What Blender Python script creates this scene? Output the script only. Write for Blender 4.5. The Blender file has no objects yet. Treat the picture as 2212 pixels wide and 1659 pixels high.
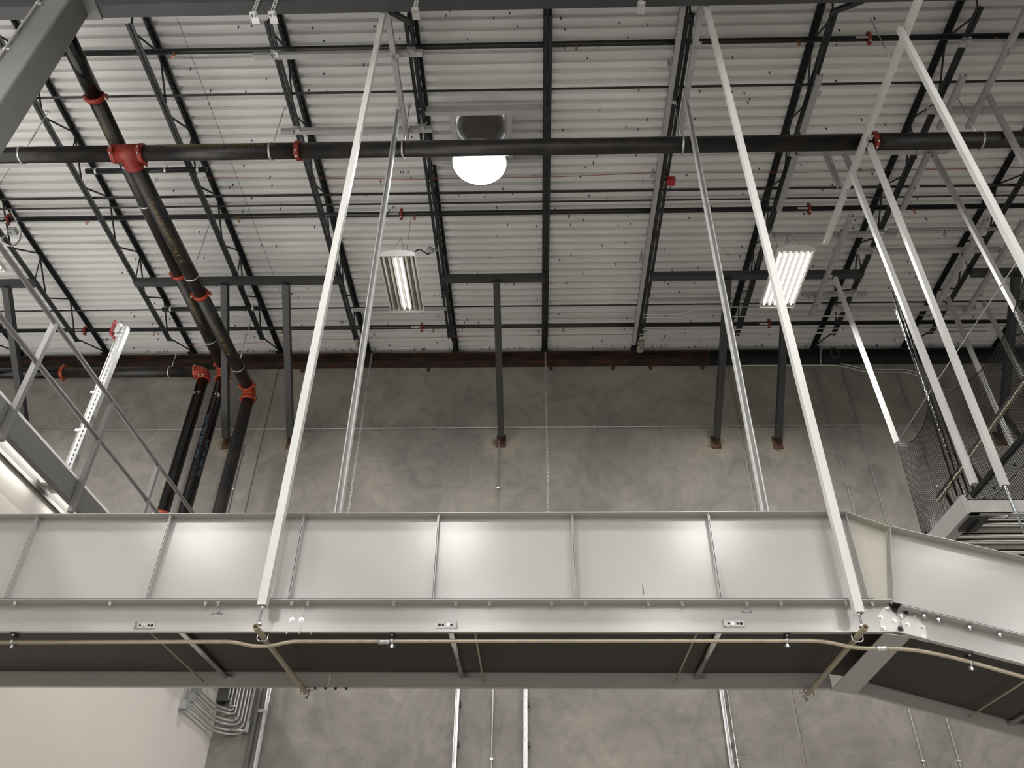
import bpy, math, random
from mathutils import Vector, Matrix

RND = random.Random(11)
SC = bpy.context.scene
COL = SC.collection
PI = math.pi

# ------------------------------------------------------------------ camera
PITCH, YAW, ROLL, FPX = (math.radians(36.9906), math.radians(-1.9673), math.radians(-0.7499), 1738.93)
CAM = Vector((0, 0, 1.6))
_f = Vector((math.sin(YAW) * math.cos(PITCH), math.cos(YAW) * math.cos(PITCH), math.sin(PITCH)))
_r0 = Vector((math.cos(YAW), -math.sin(YAW), 0))
_d0 = _f.cross(_r0)
CR = _r0 * math.cos(ROLL) + _d0 * math.sin(ROLL)
CD = -_r0 * math.sin(ROLL) + _d0 * math.cos(ROLL)
cam = bpy.data.objects.new('camera', bpy.data.cameras.new('camera'))
COL.objects.link(cam)
m3 = Matrix((CR, -CD, -_f)).transposed()
cam.matrix_world = Matrix.Translation(CAM) @ m3.to_4x4()
cam.data.sensor_fit = 'HORIZONTAL'
cam.data.sensor_width = 36
cam.data.lens = FPX / 2212 * 36
cam.data.clip_start = 0.05
cam.data.clip_end = 200
SC.camera = cam


def at(px, py, X=None, Y=None, Z=None):
    """measured point of the photograph on a plane of the building"""
    d = CR * ((px - 1106) / FPX) + CD * ((py - 829.5) / FPX) + _f
    if X is not None:
        t = (X - CAM.x) / d.x
    elif Y is not None:
        t = (Y - CAM.y) / d.y
    else:
        t = (Z - CAM.z) / d.z
    return CAM + d * t


# ------------------------------------------------------------------ materials
def new_mat(name):
    m = bpy.data.materials.new(name)
    m.use_nodes = True
    nt = m.node_tree
    return m, nt, nt.nodes['Principled BSDF']


def paint(name, col, rough=0.5, metal=0.0, var=0.12, scale=3.0, bump=0.0, bscale=60.0, spec=0.5, coat=0.0, stretch=None):
    m, nt, b = new_mat(name)
    N, L = nt.nodes, nt.links
    tc = N.new('ShaderNodeTexCoord')
    mp = N.new('ShaderNodeMapping')
    if stretch:
        mp.inputs['Scale'].default_value = stretch
    L.new(tc.outputs['Object'], mp.inputs['Vector'])
    nz = N.new('ShaderNodeTexNoise')
    nz.inputs['Scale'].default_value = scale
    nz.inputs['Detail'].default_value = 6
    L.new(mp.outputs[0], nz.inputs['Vector'])
    rp = N.new('ShaderNodeValToRGB')
    rp.color_ramp.elements[0].position = 0.3
    rp.color_ramp.elements[1].position = 0.7
    rp.color_ramp.elements[0].color = tuple(c * (1 - var) for c in col) + (1,)
    rp.color_ramp.elements[1].color = tuple(min(1, c * (1 + var)) for c in col) + (1,)
    L.new(nz.outputs['Fac'], rp.inputs['Fac'])
    L.new(rp.outputs['Color'], b.inputs['Base Color'])
    b.inputs['Roughness'].default_value = rough
    b.inputs['Metallic'].default_value = metal
    b.inputs['Specular IOR Level'].default_value = spec
    b.inputs['Coat Weight'].default_value = coat
    if bump:
        n2 = N.new('ShaderNodeTexNoise')
        n2.inputs['Scale'].default_value = bscale
        n2.inputs['Detail'].default_value = 3
        L.new(tc.outputs['Object'], n2.inputs['Vector'])
        bp = N.new('ShaderNodeBump')
        bp.inputs['Strength'].default_value = bump
        bp.inputs['Distance'].default_value = 0.01
        L.new(n2.outputs['Fac'], bp.inputs['Height'])
        L.new(bp.outputs[0], b.inputs['Normal'])
    return m


def emit(name, col, strength):
    m, nt, b = new_mat(name)
    b.inputs['Base Color'].default_value = (.9, .9, .9, 1)
    b.inputs['Emission Color'].default_value = col + (1,)
    b.inputs['Emission Strength'].default_value = strength
    return m


def two_tone(name, c1, c2, scale, rough, lo=.4, hi=.62, metal=0.0, distort=0.0, bump=0.0, stretch=None):
    """blotched material: c1 with patches of c2"""
    m, nt, b = new_mat(name)
    N, L = nt.nodes, nt.links
    tc = N.new('ShaderNodeTexCoord')
    mp = N.new('ShaderNodeMapping')
    if stretch:
        mp.inputs['Scale'].default_value = stretch
    L.new(tc.outputs['Object'], mp.inputs['Vector'])
    nz = N.new('ShaderNodeTexNoise')
    nz.inputs['Scale'].default_value = scale
    nz.inputs['Detail'].default_value = 9
    nz.inputs['Roughness'].default_value = .6
    nz.inputs['Distortion'].default_value = distort
    L.new(mp.outputs[0], nz.inputs['Vector'])
    rp = N.new('ShaderNodeValToRGB')
    rp.color_ramp.elements[0].position = lo
    rp.color_ramp.elements[1].position = hi
    rp.color_ramp.elements[0].color = c1 + (1,)
    rp.color_ramp.elements[1].color = c2 + (1,)
    L.new(nz.outputs['Fac'], rp.inputs['Fac'])
    L.new(rp.outputs['Color'], b.inputs['Base Color'])
    b.inputs['Roughness'].default_value = rough
    b.inputs['Metallic'].default_value = metal
    if bump:
        bp = N.new('ShaderNodeBump')
        bp.inputs['Strength'].default_value = bump
        bp.inputs['Distance'].default_value = .01
        L.new(nz.outputs['Fac'], bp.inputs['Height'])
        L.new(bp.outputs[0], b.inputs['Normal'])
    return m


# measured feet of the wall braces: pale grout and rust stains surround them
FEET = [(-5.08, 8.80), (-4.01, 8.80), (-.545, 8.80), (2.945, 8.76), (3.93, 8.74), (7.49, 8.80)]


def concrete_mat():
    m, nt, b = new_mat('tilt_up_concrete')
    N, L = nt.nodes, nt.links
    tc = N.new('ShaderNodeTexCoord')

    def noise(scale, det, dist, st=(1, 1, 1)):
        mp = N.new('ShaderNodeMapping')
        mp.inputs['Scale'].default_value = st
        L.new(tc.outputs['Object'], mp.inputs['Vector'])
        n = N.new('ShaderNodeTexNoise')
        n.inputs['Scale'].default_value = scale
        n.inputs['Detail'].default_value = det
        n.inputs['Distortion'].default_value = dist
        n.inputs['Roughness'].default_value = .58
        L.new(mp.outputs[0], n.inputs['Vector'])
        return n

    def ramp(src, stops):
        r = N.new('ShaderNodeValToRGB')
        e = r.color_ramp.elements
        while len(e) < len(stops):
            e.new(.5)
        for i, (p, c) in enumerate(stops):
            e[i].position = p
            e[i].color = tuple(c) + (1,)
        L.new(src, r.inputs['Fac'])
        return r

    def mix(fac, a, c, mode='MIX'):
        x = N.new('ShaderNodeMix')
        x.data_type = 'RGBA'
        x.blend_type = mode
        if isinstance(fac, float):
            x.inputs[0].default_value = fac
        else:
            L.new(fac, x.inputs[0])
        L.new(a, x.inputs[6])
        if isinstance(c, tuple):
            x.inputs[7].default_value = c + (1,)
        else:
            L.new(c, x.inputs[7])
        return x.outputs[2]

    big = noise(.75, 5, .6)
    mid = noise(2.4, 8, 1.6)
    swirl = noise(1.5, 8, 3.2, (1, 1, .8))
    base = ramp(big.outputs['Fac'], [(.3, (.205, .192, .178)), (.5, (.262, .246, .224)), (.7, (.335, .312, .275))])
    blot = ramp(mid.outputs['Fac'], [(.34, (.74, .74, .76)), (.5, (.95, .94, .93)), (.68, (1.10, 1.08, 1.04))])
    col = mix(.75, base.outputs[0], blot.outputs[0], 'MULTIPLY')
    sw = ramp(swirl.outputs['Fac'], [(.46, (1, 1, 1)), (.50, (.86, .86, .87)), (.54, (1, 1, 1))])
    col = mix(.4, col, sw.outputs[0], 'MULTIPLY')
    # pale grout halo and brown rust around each brace foot
    dmin = None
    for fx, fz in FEET:
        vd = N.new('ShaderNodeVectorMath')
        vd.operation = 'DISTANCE'
        vd.inputs[1].default_value = (fx, 11.1, fz - .05)
        L.new(tc.outputs['Object'], vd.inputs[0])
        if dmin is None:
            dmin = vd.outputs['Value']
        else:
            mn = N.new('ShaderNodeMath')
            mn.operation = 'MINIMUM'
            L.new(dmin, mn.inputs[0])
            L.new(vd.outputs['Value'], mn.inputs[1])
            dmin = mn.outputs[0]
    fine = noise(5, 6, 1.0)
    ad = N.new('ShaderNodeMath')
    ad.operation = 'MULTIPLY_ADD'
    L.new(fine.outputs['Fac'], ad.inputs[0])
    ad.inputs[1].default_value = .55
    L.new(dmin, ad.inputs[2])
    pale = ramp(ad.outputs[0], [(.40, (.6, .6, .6)), (.62, (0, 0, 0))])
    col = mix(pale.outputs[0], col, (.40, .355, .285))
    rust = ramp(ad.outputs[0], [(.30, (.9, .9, .9)), (.40, (0, 0, 0))])
    col = mix(rust.outputs[0], col, (.10, .05, .024))
    L.new(col, b.inputs['Base Color'])
    b.inputs['Roughness'].default_value = .62
    b.inputs['Specular IOR Level'].default_value = .35
    bn = noise(2.2, 9, 2.6)
    bp = N.new('ShaderNodeBump')
    bp.inputs['Strength'].default_value = .3
    bp.inputs['Distance'].default_value = .03
    L.new(bn.outputs['Fac'], bp.inputs['Height'])
    L.new(bp.outputs[0], b.inputs['Normal'])
    return m


M = dict(
    deck=paint('white_deck_paint', (.80, .80, .79), .55, 0, .05, 1.6, stretch=(.35, 1, 1)),
    concrete=concrete_mat(),
    slab=paint('polished_floor_concrete', (.385, .365, .335), .35, 0, .15, .8),
    joist=paint('joist_primer', (.016, .018, .022), .42, 0, .25, 5, spec=.5),
    tube=paint('dark_grey_paint', (.04, .042, .046), .45, 0, .12, 4),
    column=paint('column_grey_paint', (.17, .172, .175), .42, 0, .06, 3, bump=.05, bscale=90),
    beam=paint('beam_grey_paint', (.05, .052, .057), .5, 0, .12, 3),
    rust=two_tone('rusted_ledger', (.016, .011, .010), (.075, .032, .016), 4.5, .75, .42, .66, stretch=(.6, 1, 2.5)),
    rustplate=two_tone('rusted_plate', (.035, .021, .015), (.12, .062, .036), 14, .8),
    pipe=two_tone('black_steel_pipe', (.014, .0135, .014), (.042, .034, .029), 4, .34, .45, .75, distort=.6),
    newpipe=two_tone('new_black_pipe', (.0045, .0045, .005), (.014, .013, .013), 5, .16, .5, .8),
    smallpipe=paint('black_branch_pipe', (.013, .013, .016), .35, 0, .3, 6),
    red=paint('red_coupling_paint', (.235, .022, .013), .42, 0, .15, 14),
    redorange=paint('orange_red_coupling_paint', (.34, .042, .014), .4, 0, .15, 14),
    redplastic=paint('red_plastic', (.33, .012, .02), .35, 0, .06, 4),
    zinc=paint('bright_zinc', (.78, .78, .78), .28, 1, .1, 20),
    plate=paint('dull_zinc_plate', (.40, .40, .39), .4, .35, .06, 9),
    galv=two_tone('galvanised_steel', (.62, .63, .64), (.80, .81, .82), 16, .36, metal=1.0),
    strutpaint=paint('strut_light_paint', (.66, .67, .66), .34, 0, .05, 5, bump=.16, bscale=140),
    strutgrey=paint('strut_grey_paint', (.37, .37, .365), .45, 0, .06, 5),
    cream=paint('conveyor_enamel', (.445, .44, .43), .17, 0, .025, 1.5, bump=.03, bscale=190, spec=.6),
    creamdark=paint('conveyor_enamel_beige', (.47, .455, .405), .4, 0, .05, 2),
    beige=paint('tan_cross_pipe_paint', (.36, .315, .235), .38, 0, .1, 8),
    belt=paint('conveyor_belt_rubber', (.030, .0235, .018), .55, 0, .12, 1.2, stretch=(.3, 6, 1), bump=.05, bscale=70),
    mezz=paint('sealed_pale_floor', (.80, .79, .77), .5, 0, .04, 1.0),
    gusset=paint('gusset_zinc_paint', (.60, .60, .58), .36, .25, .06, 9),
    wall=paint('painted_gypsum', (.90, .862, .81), .6, 0, .02, 1.0),
    rail=paint('handrail_grey_paint', (.155, .153, .152), .4, 0, .06, 6),
    fascia=paint('fascia_grey_paint', (.125, .124, .122), .5, 0, .04, 2),
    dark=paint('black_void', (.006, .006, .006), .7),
    net=paint('black_netting', (.01, .01, .01), .8),
    chrome=paint('roller_chrome', (.82, .82, .80), .16, 1, .04, 4, stretch=(1, 1, 1)),
    fixture=paint('fixture_white_enamel', (.78, .76, .74), .4, 0, .02),
    reflector=paint('specular_aluminium', (.60, .565, .54), .33, .9, .03, 8),
    darkmirror=paint('dark_mirror_sheet', (.36, .35, .35), .13, 1, .06, 3),
    tube_on=emit('lit_lamp', (1.0, .985, .95), 2.2),
    strip_on=emit('lit_strip_cover', (1.0, .98, .93), 1.1),
    tube_off=paint('unlit_lamp', (.82, .80, .76), .25),
    dome_on=emit('lit_dome', (.97, 1.0, 1.0), 7.0),
    lens=paint('lamp_cover_white', (.78, .77, .74), .35),
    yellowink=paint('yellow_stencil_ink', (.30, .19, .035), .7),
    whiteink=paint('white_marker', (.72, .72, .70), .7),
    blueink=paint('blue_stencil_ink', (.10, .17, .25), .7),
    greyplastic=paint('grey_box_plastic', (.36, .38, .39), .4),
    conduit=paint('galvanised_conduit', (.56, .56, .55), .33, .45, .08, 12),
    emt=paint('tan_coated_conduit', (.47, .42, .32), .32, .45, .12, 12),
    caulk=paint('joint_sealant', (.32, .295, .25), .7, 0, .12, 8),
    brass=paint('sprinkler_brass', (.42, .20, .12), .35, .8, .1, 10),
    paper=paint('paper_tag', (.60, .58, .54), .8),
    redwire=paint('red_wire', (.30, .02, .03), .5),
    blackcable=paint('black_cable', (.008, .008, .009), .4),
    stripe=paint('cream_guard_strip', (.55, .50, .38), .5, 0, .3, 40),
    scrap=paint('crumpled_foam', (.33, .30, .26), .8, 0, .2, 9),
    bluerod=paint('zinc_threaded_rod', (.46, .53, .56), .3, .8, .1, 40),
    screw=paint('dark_screw', (.02, .018, .016), .5),
)


# ------------------------------------------------------------------ mesh builder
class MB:
    def __init__(s):
        s.v, s.f, s.sm = [], [], []

    def face(s, idx, smooth=False):
        s.f.append(tuple(idx))
        s.sm.append(smooth)

    def box(s, x0, x1, y0, y1, z0, z1):
        n = len(s.v)
        s.v += [(x, y, z) for x in (x0, x1) for y in (y0, y1) for z in (z0, z1)]
        for q in ((0, 1, 3, 2), (4, 6, 7, 5), (0, 4, 5, 1), (2, 3, 7, 6), (0, 2, 6, 4), (1, 5, 7, 3)):
            s.face([n + i for i in q])
        return s

    def frame(s, p0, p1, up):
        d = (Vector(p1) - Vector(p0)).normalized()
        up = Vector(up)
        if abs(d.dot(up.normalized())) > .99:
            up = Vector((0, 1, 0)) if abs(d.y) < .9 else Vector((1, 0, 0))
        u = d.cross(up).normalized()
        return d, u, u.cross(d).normalized()

    def sweep(s, prof, p0, p1, up=(0, 0, 1), smooth=False):
        """closed outline (u, v) extruded from p0 to p1; v points along up"""
        p0, p1 = Vector(p0), Vector(p1)
        d, u, w = s.frame(p0, p1, up)
        n, k = len(s.v), len(prof)
        for p in (p0, p1):
            s.v += [tuple(p + u * a + w * b) for a, b in prof]
        area = sum(prof[i][0] * prof[(i + 1) % k][1] - prof[(i + 1) % k][0] * prof[i][1] for i in range(k))
        for i in range(k):
            j = (i + 1) % k
            q = [n + i, n + j, n + k + j, n + k + i]
            s.face(q if area < 0 else q[::-1], smooth)
        a, c = list(range(n, n + k)), list(range(n + k, n + 2 * k))
        s.face(a[::-1] if area < 0 else a)
        s.face(c if area < 0 else c[::-1])
        return s

    def bar(s, p0, p1, w, h, up=(0, 0, 1)):
        return s.sweep([(-w / 2, -h / 2), (w / 2, -h / 2), (w / 2, h / 2), (-w / 2, h / 2)], p0, p1, up)

    def tube(s, pts, r, n=10, caps=True, smooth=True):
        pts = [Vector(p) for p in pts]
        rs = r if isinstance(r, (list, tuple)) else [r] * len(pts)
        t0 = (pts[1] - pts[0]).normalized()
        a = Vector((0, 0, 1)) if abs(t0.z) < .9 else Vector((1, 0, 0))
        u = t0.cross(a).normalized()
        base = len(s.v)
        for i, p in enumerate(pts):
            if i == 0:
                t = t0
            elif i == len(pts) - 1:
                t = (pts[i] - pts[i - 1]).normalized()
            else:
                t = ((pts[i + 1] - p).normalized() + (p - pts[i - 1]).normalized())
                t = t.normalized() if t.length > 1e-6 else t0
            u = (u - t * u.dot(t)).normalized()
            w = t.cross(u)
            for k in range(n):
                c = 2 * PI * k / n
                s.v.append(tuple(p + (u * math.cos(c) + w * math.sin(c)) * rs[i]))
        for i in range(len(pts) - 1):
            for k in range(n):
                j = (k + 1) % n
                s.face((base + i * n + k, base + i * n + j, base + (i + 1) * n + j, base + (i + 1) * n + k), smooth)
        if caps:
            s.face([base + k for k in range(n)][::-1])
            e = base + (len(pts) - 1) * n
            s.face([e + k for k in range(n)])
        return s

    def cyl(s, p0, p1, r, n=12, caps=True, smooth=True):
        return s.tube([p0, p1], r, n, caps, smooth)

    def lathe(s, p0, d, prof, n=20, caps=True):
        """prof = [(distance along d, radius)]"""
        p0, d = Vector(p0), Vector(d).normalized()
        a = Vector((0, 0, 1)) if abs(d.z) < .9 else Vector((1, 0, 0))
        u = d.cross(a).normalized()
        w = d.cross(u)
        base = len(s.v)
        for t, r in prof:
            for k in range(n):
                c = 2 * PI * k / n
                s.v.append(tuple(p0 + d * t + (u * math.cos(c) + w * math.sin(c)) * max(r, 1e-4)))
        for i in range(len(prof) - 1):
            for k in range(n):
                j = (k + 1) % n
                s.face((base + i * n + k, base + i * n + j, base + (i + 1) * n + j, base + (i + 1) * n + k), True)
        if caps:
            s.face([base + k for k in range(n)][::-1])
            e = base + (len(prof) - 1) * n
            s.face([e + k for k in range(n)])
        return s

    def prism(s, pts, d):
        """planar outline of world points extruded by vector d"""
        n, k = len(s.v), len(pts)
        d = Vector(d)
        s.v += [tuple(Vector(p)) for p in pts] + [tuple(Vector(p) + d) for p in pts]
        for i in range(k):
            j = (i + 1) % k
            s.face((n + i, n + j, n + k + j, n + k + i))
        s.face(list(range(n, n + k))[::-1])
        s.face(list(range(n + k, n + 2 * k)))
        return s

    def build(s, name, mat, parent=None, origin=(0, 0, 0), loc=None):
        me = bpy.data.meshes.new(name)
        o = Vector(origin)
        me.from_pydata([tuple(Vector(p) - o) for p in s.v], [], s.f)
        me.polygons.foreach_set('use_smooth', s.sm)
        me.materials.append(M[mat] if isinstance(mat, str) else mat)
        me.validate()
        me.update()
        ob = bpy.data.objects.new(name, me)
        COL.objects.link(ob)
        if parent is not None:
            ob.parent = parent
        else:
            ob.location = o
        return ob


def tag(o, label, cat, group=None):
    o['label'] = label
    o['category'] = cat
    if group:
        o['group'] = group
    return o


class Thing:
    """an Empty at the base of a thing; its parts are built in building coordinates"""

    def __init__(s, name, label, cat, loc, group=None):
        s.o = bpy.data.objects.new(name, None)
        s.o.empty_display_size = .1
        s.o.location = loc
        s.loc = Vector(loc)
        COL.objects.link(s.o)
        tag(s.o, label, cat, group)

    def part(s, name, mb, mat, parent=None, label=None):
        ob = mb.build(name, mat, parent or s.o, s.loc)
        if label:
            ob['label'] = label
        return ob

    def clone(s, src, offset, parent=None):
        c = src.copy()
        COL.objects.link(c)
        c.parent = parent or s.o
        c.location = Vector(src.location) + Vector(offset)
        return c


def solo(name, mb, mat, label, cat, loc, group=None):
    return tag(mb.build(name, mat, None, loc), label, cat, group)


def structure(name, mb, mat, parent=None):
    o = mb.build(name, mat, parent)
    if parent is None:
        o['kind'] = 'structure'
    return o


def fillet(pts, rad, n=6):
    pts = [Vector(p) for p in pts]
    out = [pts[0]]
    for i in range(1, len(pts) - 1):
        a, b, c = pts[i - 1], pts[i], pts[i + 1]
        d1, d2 = (a - b), (c - b)
        r = min(rad, d1.length * .49, d2.length * .49)
        p1, p2 = b + d1.normalized() * r, b + d2.normalized() * r
        for k in range(n + 1):
            t = k / n
            out.append(p1 * (1 - t) ** 2 + b * 2 * t * (1 - t) + p2 * t * t)
    out.append(pts[-1])
    return out


def unistrut_profile(h=.0205, t=.0028, lip=.010):
    return [(-h, -h), (h, -h), (h, h), (h - lip, h), (h - lip, h - t), (h - t, h - t), (h - t, -h + t),
            (-h + t, -h + t), (-h + t, h - t), (-h + lip, h - t), (-h + lip, h), (-h, h)]


UNI = unistrut_profile(.0255)
UNIB = unistrut_profile(.031, .0035, .014)


def strut(mb, p0, p1, up, prof=None):
    """painted channel strut, open side along up"""
    return mb.sweep(prof or UNI, p0, p1, up)


def perforated(mb, p0, p1, up, h=.0205, t=.003, pitch=.05):
    """slotted channel: two side walls with lips, slotted back (real slots)"""
    p0, p1 = Vector(p0), Vector(p1)
    d, u, w = mb.frame(p0, p1, up)
    for sg in (-1, 1):
        pr = [(sg * h, -h), (sg * h, h), (sg * (h - .01), h), (sg * (h - .01), h - t), (sg * (h - t), h - t), (sg * (h - t), -h + t),
              (sg * .007, -h + t), (sg * .007, -h)]
        mb.sweep(pr, p0, p1, up)
    ln = (p1 - p0).length
    k = int(ln / pitch)
    for i in range(k + 1):
        a = p0 + d * min(ln - .02, i * pitch) - w * (h - t / 2)
        mb.bar(a, a + d * .02, .0141, t, w)
    return mb


def hexbolt(mb, p, d, r=.009, h=.007):
    p, d = Vector(p), Vector(d).normalized()
    mb.cyl(p, p + d * .002, r * 1.35, 12)
    mb.cyl(p + d * .002, p + d * (.002 + h), r, 6, smooth=False)
    mb.cyl(p + d * (.002 + h), p + d * (.002 + h * 1.8), r * .55, 8)
    return mb


def text_on_pipe(body, size, origin, axis, facing, r, name, mat, thing, parent, flip=False, spacing=1.15):
    """lettering that lies on the curved wall of a pipe"""
    cu = bpy.data.curves.new(name, 'FONT')
    cu.body = body
    cu.size = size
    cu.space_character = spacing
    cu.align_y = 'CENTER'
    tmp = bpy.data.objects.new(name, cu)
    COL.objects.link(tmp)
    dg = bpy.context.evaluated_depsgraph_get()
    me = bpy.data.meshes.new_from_object(tmp.evaluated_get(dg))
    bpy.data.objects.remove(tmp)
    a = Vector(axis).normalized()
    e1 = Vector(facing)
    e1 = (e1 - a * e1.dot(a)).normalized()
    e2 = a.cross(e1)
    o = Vector(origin)
    sgn = -1 if flip else 1
    for v in me.vertices:
        th = sgn * v.co.y / r
        p = o + a * (v.co.x * sgn) + (e1 * math.cos(th) + e2 * math.sin(th)) * (r + .0012)
        v.co = p - thing.loc
    me.materials.clear()
    me.materials.append(M[mat])
    ob = bpy.data.objects.new(name, me)
    COL.objects.link(ob)
    ob.parent = parent
    return ob


# ------------------------------------------------------------------ the building shell
WALL_Y, DECK = 11.1, 10.66
XW = -4.265                                  # white office wall
mb = MB().box(-22, 22, -42, 11.4, -.2, 0)
structure('floor', mb, 'slab')

# tilt-up wall: panels with open joints between them
JX = [at(579, 902, Y=WALL_Y).x, at(1652, 1200, Y=WALL_Y).x]
mb = MB()
xs = [-16] + JX + [16]
for i in range(3):
    mb.box(xs[i] + (.022 if i else 0), xs[i + 1] - (.022 if i < 2 else 0), WALL_Y, 11.4, 0, DECK + .3)
wall_back = structure('wall_back', mb, 'concrete')
for x in JX:
    structure('joint_filler', MB().box(x - .03, x + .03, WALL_Y + .025, WALL_Y + .05, 0, DECK), 'caulk', wall_back)

# ribbed roof deck, ribs along x
mb = MB()
PITCH_D, g0 = .1435, 7.913
k0 = int((g0 + 14) / PITCH_D)
ys = []
y = g0 - k0 * PITCH_D
prof = []
while y < 11.15:
    prof += [(y - .034, DECK), (y - .027, DECK + .060), (y + .027, DECK + .060), (y + .034, DECK)]
    y += PITCH_D
prof = [p for p in prof if p[0] < WALL_Y] + [(WALL_Y, DECK)]
n = len(prof)
for X in (-16, 16):
    mb.v += [(X, a, b) for a, b in prof]
for i in range(n - 1):
    mb.face((i, i + 1, n + i + 1, n + i))
m = len(mb.v)
mb.v += [(-16, prof[0][0], DECK + .12), (16, prof[0][0], DECK + .12), (16, WALL_Y, DECK + .12), (-16, WALL_Y, DECK + .12)]
mb.face((m, m + 1, m + 2, m + 3))
ceiling = structure('ceiling', mb, 'deck')
for y in (4.94, 5.835, 6.70, 7.50, 8.366, 9.244, 10.10):
    structure('side_lap', MB().box(-16, 16, y, y + .003, DECK - .009, DECK).box(-16, 16, y + .003, y + .012, DECK - .003, DECK), 'deck', ceiling)
# roofing screw tips through the deck
sc_pos = []
JOIST_X = [0.19 + 1.565 * i for i in range(-6, 6)]
for bay in range(len(JOIST_X) - 1):
    x0 = JOIST_X[bay]
    for k in range(44):
        sc_pos.append((x0 + .1 + RND.random() * 1.37, 4.55 + RND.random() * 6.3))
    for k in range(7):
        sc_pos.append((x0 + .12 + RND.random() * 1.33, 10.93 + RND.random() * .04))
sc_pos = [p for p in sc_pos if not (-1.45 < p[0] < .25 and 5.3 < p[1] < 6.9)]
vis = [p for p in sc_pos if abs(p[0]) < 1.0 + p[1] * .62]
vis.sort(key=lambda p: p[1] + .2 * abs(p[0]))


def screw_mesh(mb, x, y, s=1.0):
    dx, dy = RND.uniform(-.008, .008), RND.uniform(-.004, .004)
    mb.tube([(x, y, DECK + .001), (x + dx * .8, y + dy * .8, DECK - .036 * s), (x + dx, y + dy, DECK - .046 * s)], [.0062, .0062, .0015], 6)
    mb.cyl((x, y, DECK), (x, y, DECK - .004), .010, 6)


pm = MB()
screw_mesh(pm, 0, 0)
p0 = structure('screw_tip', pm, 'screw', ceiling)
p0.location = (vis[0][0], vis[0][1], 0)
for x, y in vis[1:100]:
    c = p0.copy()
    COL.objects.link(c)
    c.parent = ceiling
    c.location = (x, y, 0)
    c.rotation_euler = (0, 0, RND.uniform(0, 6.28))
pm = MB()
for x, y in vis[100:]:
    screw_mesh(pm, x, y, RND.uniform(.8, 1.3))
rest = structure('screw_tips', pm, 'screw', ceiling)
rest['kind'] = 'stuff'

# rusted ledger along the head of the wall
mb = MB().box(-12, 3.05, 11.04, 11.098, 10.335, 10.55).box(-12, 3.05, 10.93, 11.04, 10.335, 10.352).box(-12, 3.05, 10.93, 11.04, 10.533, 10.55)
led = Thing('steel_ledger', 'long rusty brown steel channel along the top of the concrete wall', 'ledger', (0, 11.05, 10.335))
led.part('channel', mb, 'rust')
led2 = Thing('steel_ledger', 'dark painted steel channel along the top of the wall at the right', 'ledger', (3, 11.05, 10.335))
led2.part('channel', MB().box(3.06, 12, 11.04, 11.098, 10.335, 10.55).box(3.06, 12, 10.93, 11.04, 10.335, 10.352).box(3.06, 12, 10.93, 11.04, 10.533, 10.55), 'joist')
for px in (385, 655, 926, 1190, 1323, 1405, 1517):
    x = at(px, 786, Y=11.06).x
    led.part('anchor_tab', MB().prism([(x - .04, 11.085, 10.335), (x + .04, 11.085, 10.335), (x + .022, 11.085, 10.25), (x - .022, 11.085, 10.25)], (0, .012, 0)), 'rustplate')

# white office wall on the left, its deck edge
mb = MB().box(XW - .12, XW, -4, WALL_Y, 0, 5.098)
structure('wall_left', mb, 'wall')
structure('trim_1', MB().box(XW, XW + .03, -4, 10.9, 4.965, 5.0), 'fascia')
mb = MB().box(-16, -3.975, -9, 10.95, 5.10, 5.13)
structure('floor_mezzanine', mb, 'mezz')

# ------------------------------------------------------------------ column and girder
mb = MB()
col = Thing('steel_column', 'square grey painted steel column rising at the upper left corner', 'column', (-4.915, 4.27, 0))
prof = [(-.15, -.15), (.15, -.15), (.15, .15), (-.15, .15)]
rp = []
for cx_, cy_ in ((.125, -.125), (.125, .125), (-.125, .125), (-.125, -.125)):
    a0 = math.atan2(cy_, cx_)
    for k in range(5):
        a = a0 - PI / 4 + k * PI / 8
        rp.append((cx_ + .025 * math.cos(a), cy_ + .025 * math.sin(a)))
mb.sweep(rp, (-4.915, 4.27, 0), (-4.915, 4.27, 9.93), (0, 1, 0))
col.part('shaft', mb, 'column')
col.part('cap_plate', MB().box(-5.10, -4.63, 4.2, 4.46, 9.93, 9.948), 'column')
mb = MB().cyl((-5.055, 4.105, 0), (-5.055, 4.105, 9.9), .0135, 10)
cd = Thing('electrical_conduit', 'thin galvanised conduit clipped up the front edge of the grey column', 'conduit', (-5.055, 4.105, 0))
cd.part('tube', mb, 'conduit')
for z in (7.6, 8.75, 9.6):
    cd.part('strap', MB().cyl((-5.055, 4.105, z), (-5.055, 4.105, z + .025), .018, 10).box(-5.055, -5.005, 4.100, 4.119, z, z + .025), 'zinc')

gy, gz = 4.38, 9.95
mb = MB()
mb.box(-12, 12, gy - .075, gy + .068, gz, gz + .018)
mb.box(-12, 12, gy - .006, gy + .006, gz + .018, gz + .582)
mb.box(-12, 12, gy - .075, gy + .068, gz + .582, gz + .60)
gd = Thing('girder', 'dark grey steel I-shaped girder spanning the top edge of the view', 'girder', (0, gy, gz))
gd.part('girder_section', mb, 'beam')

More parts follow.
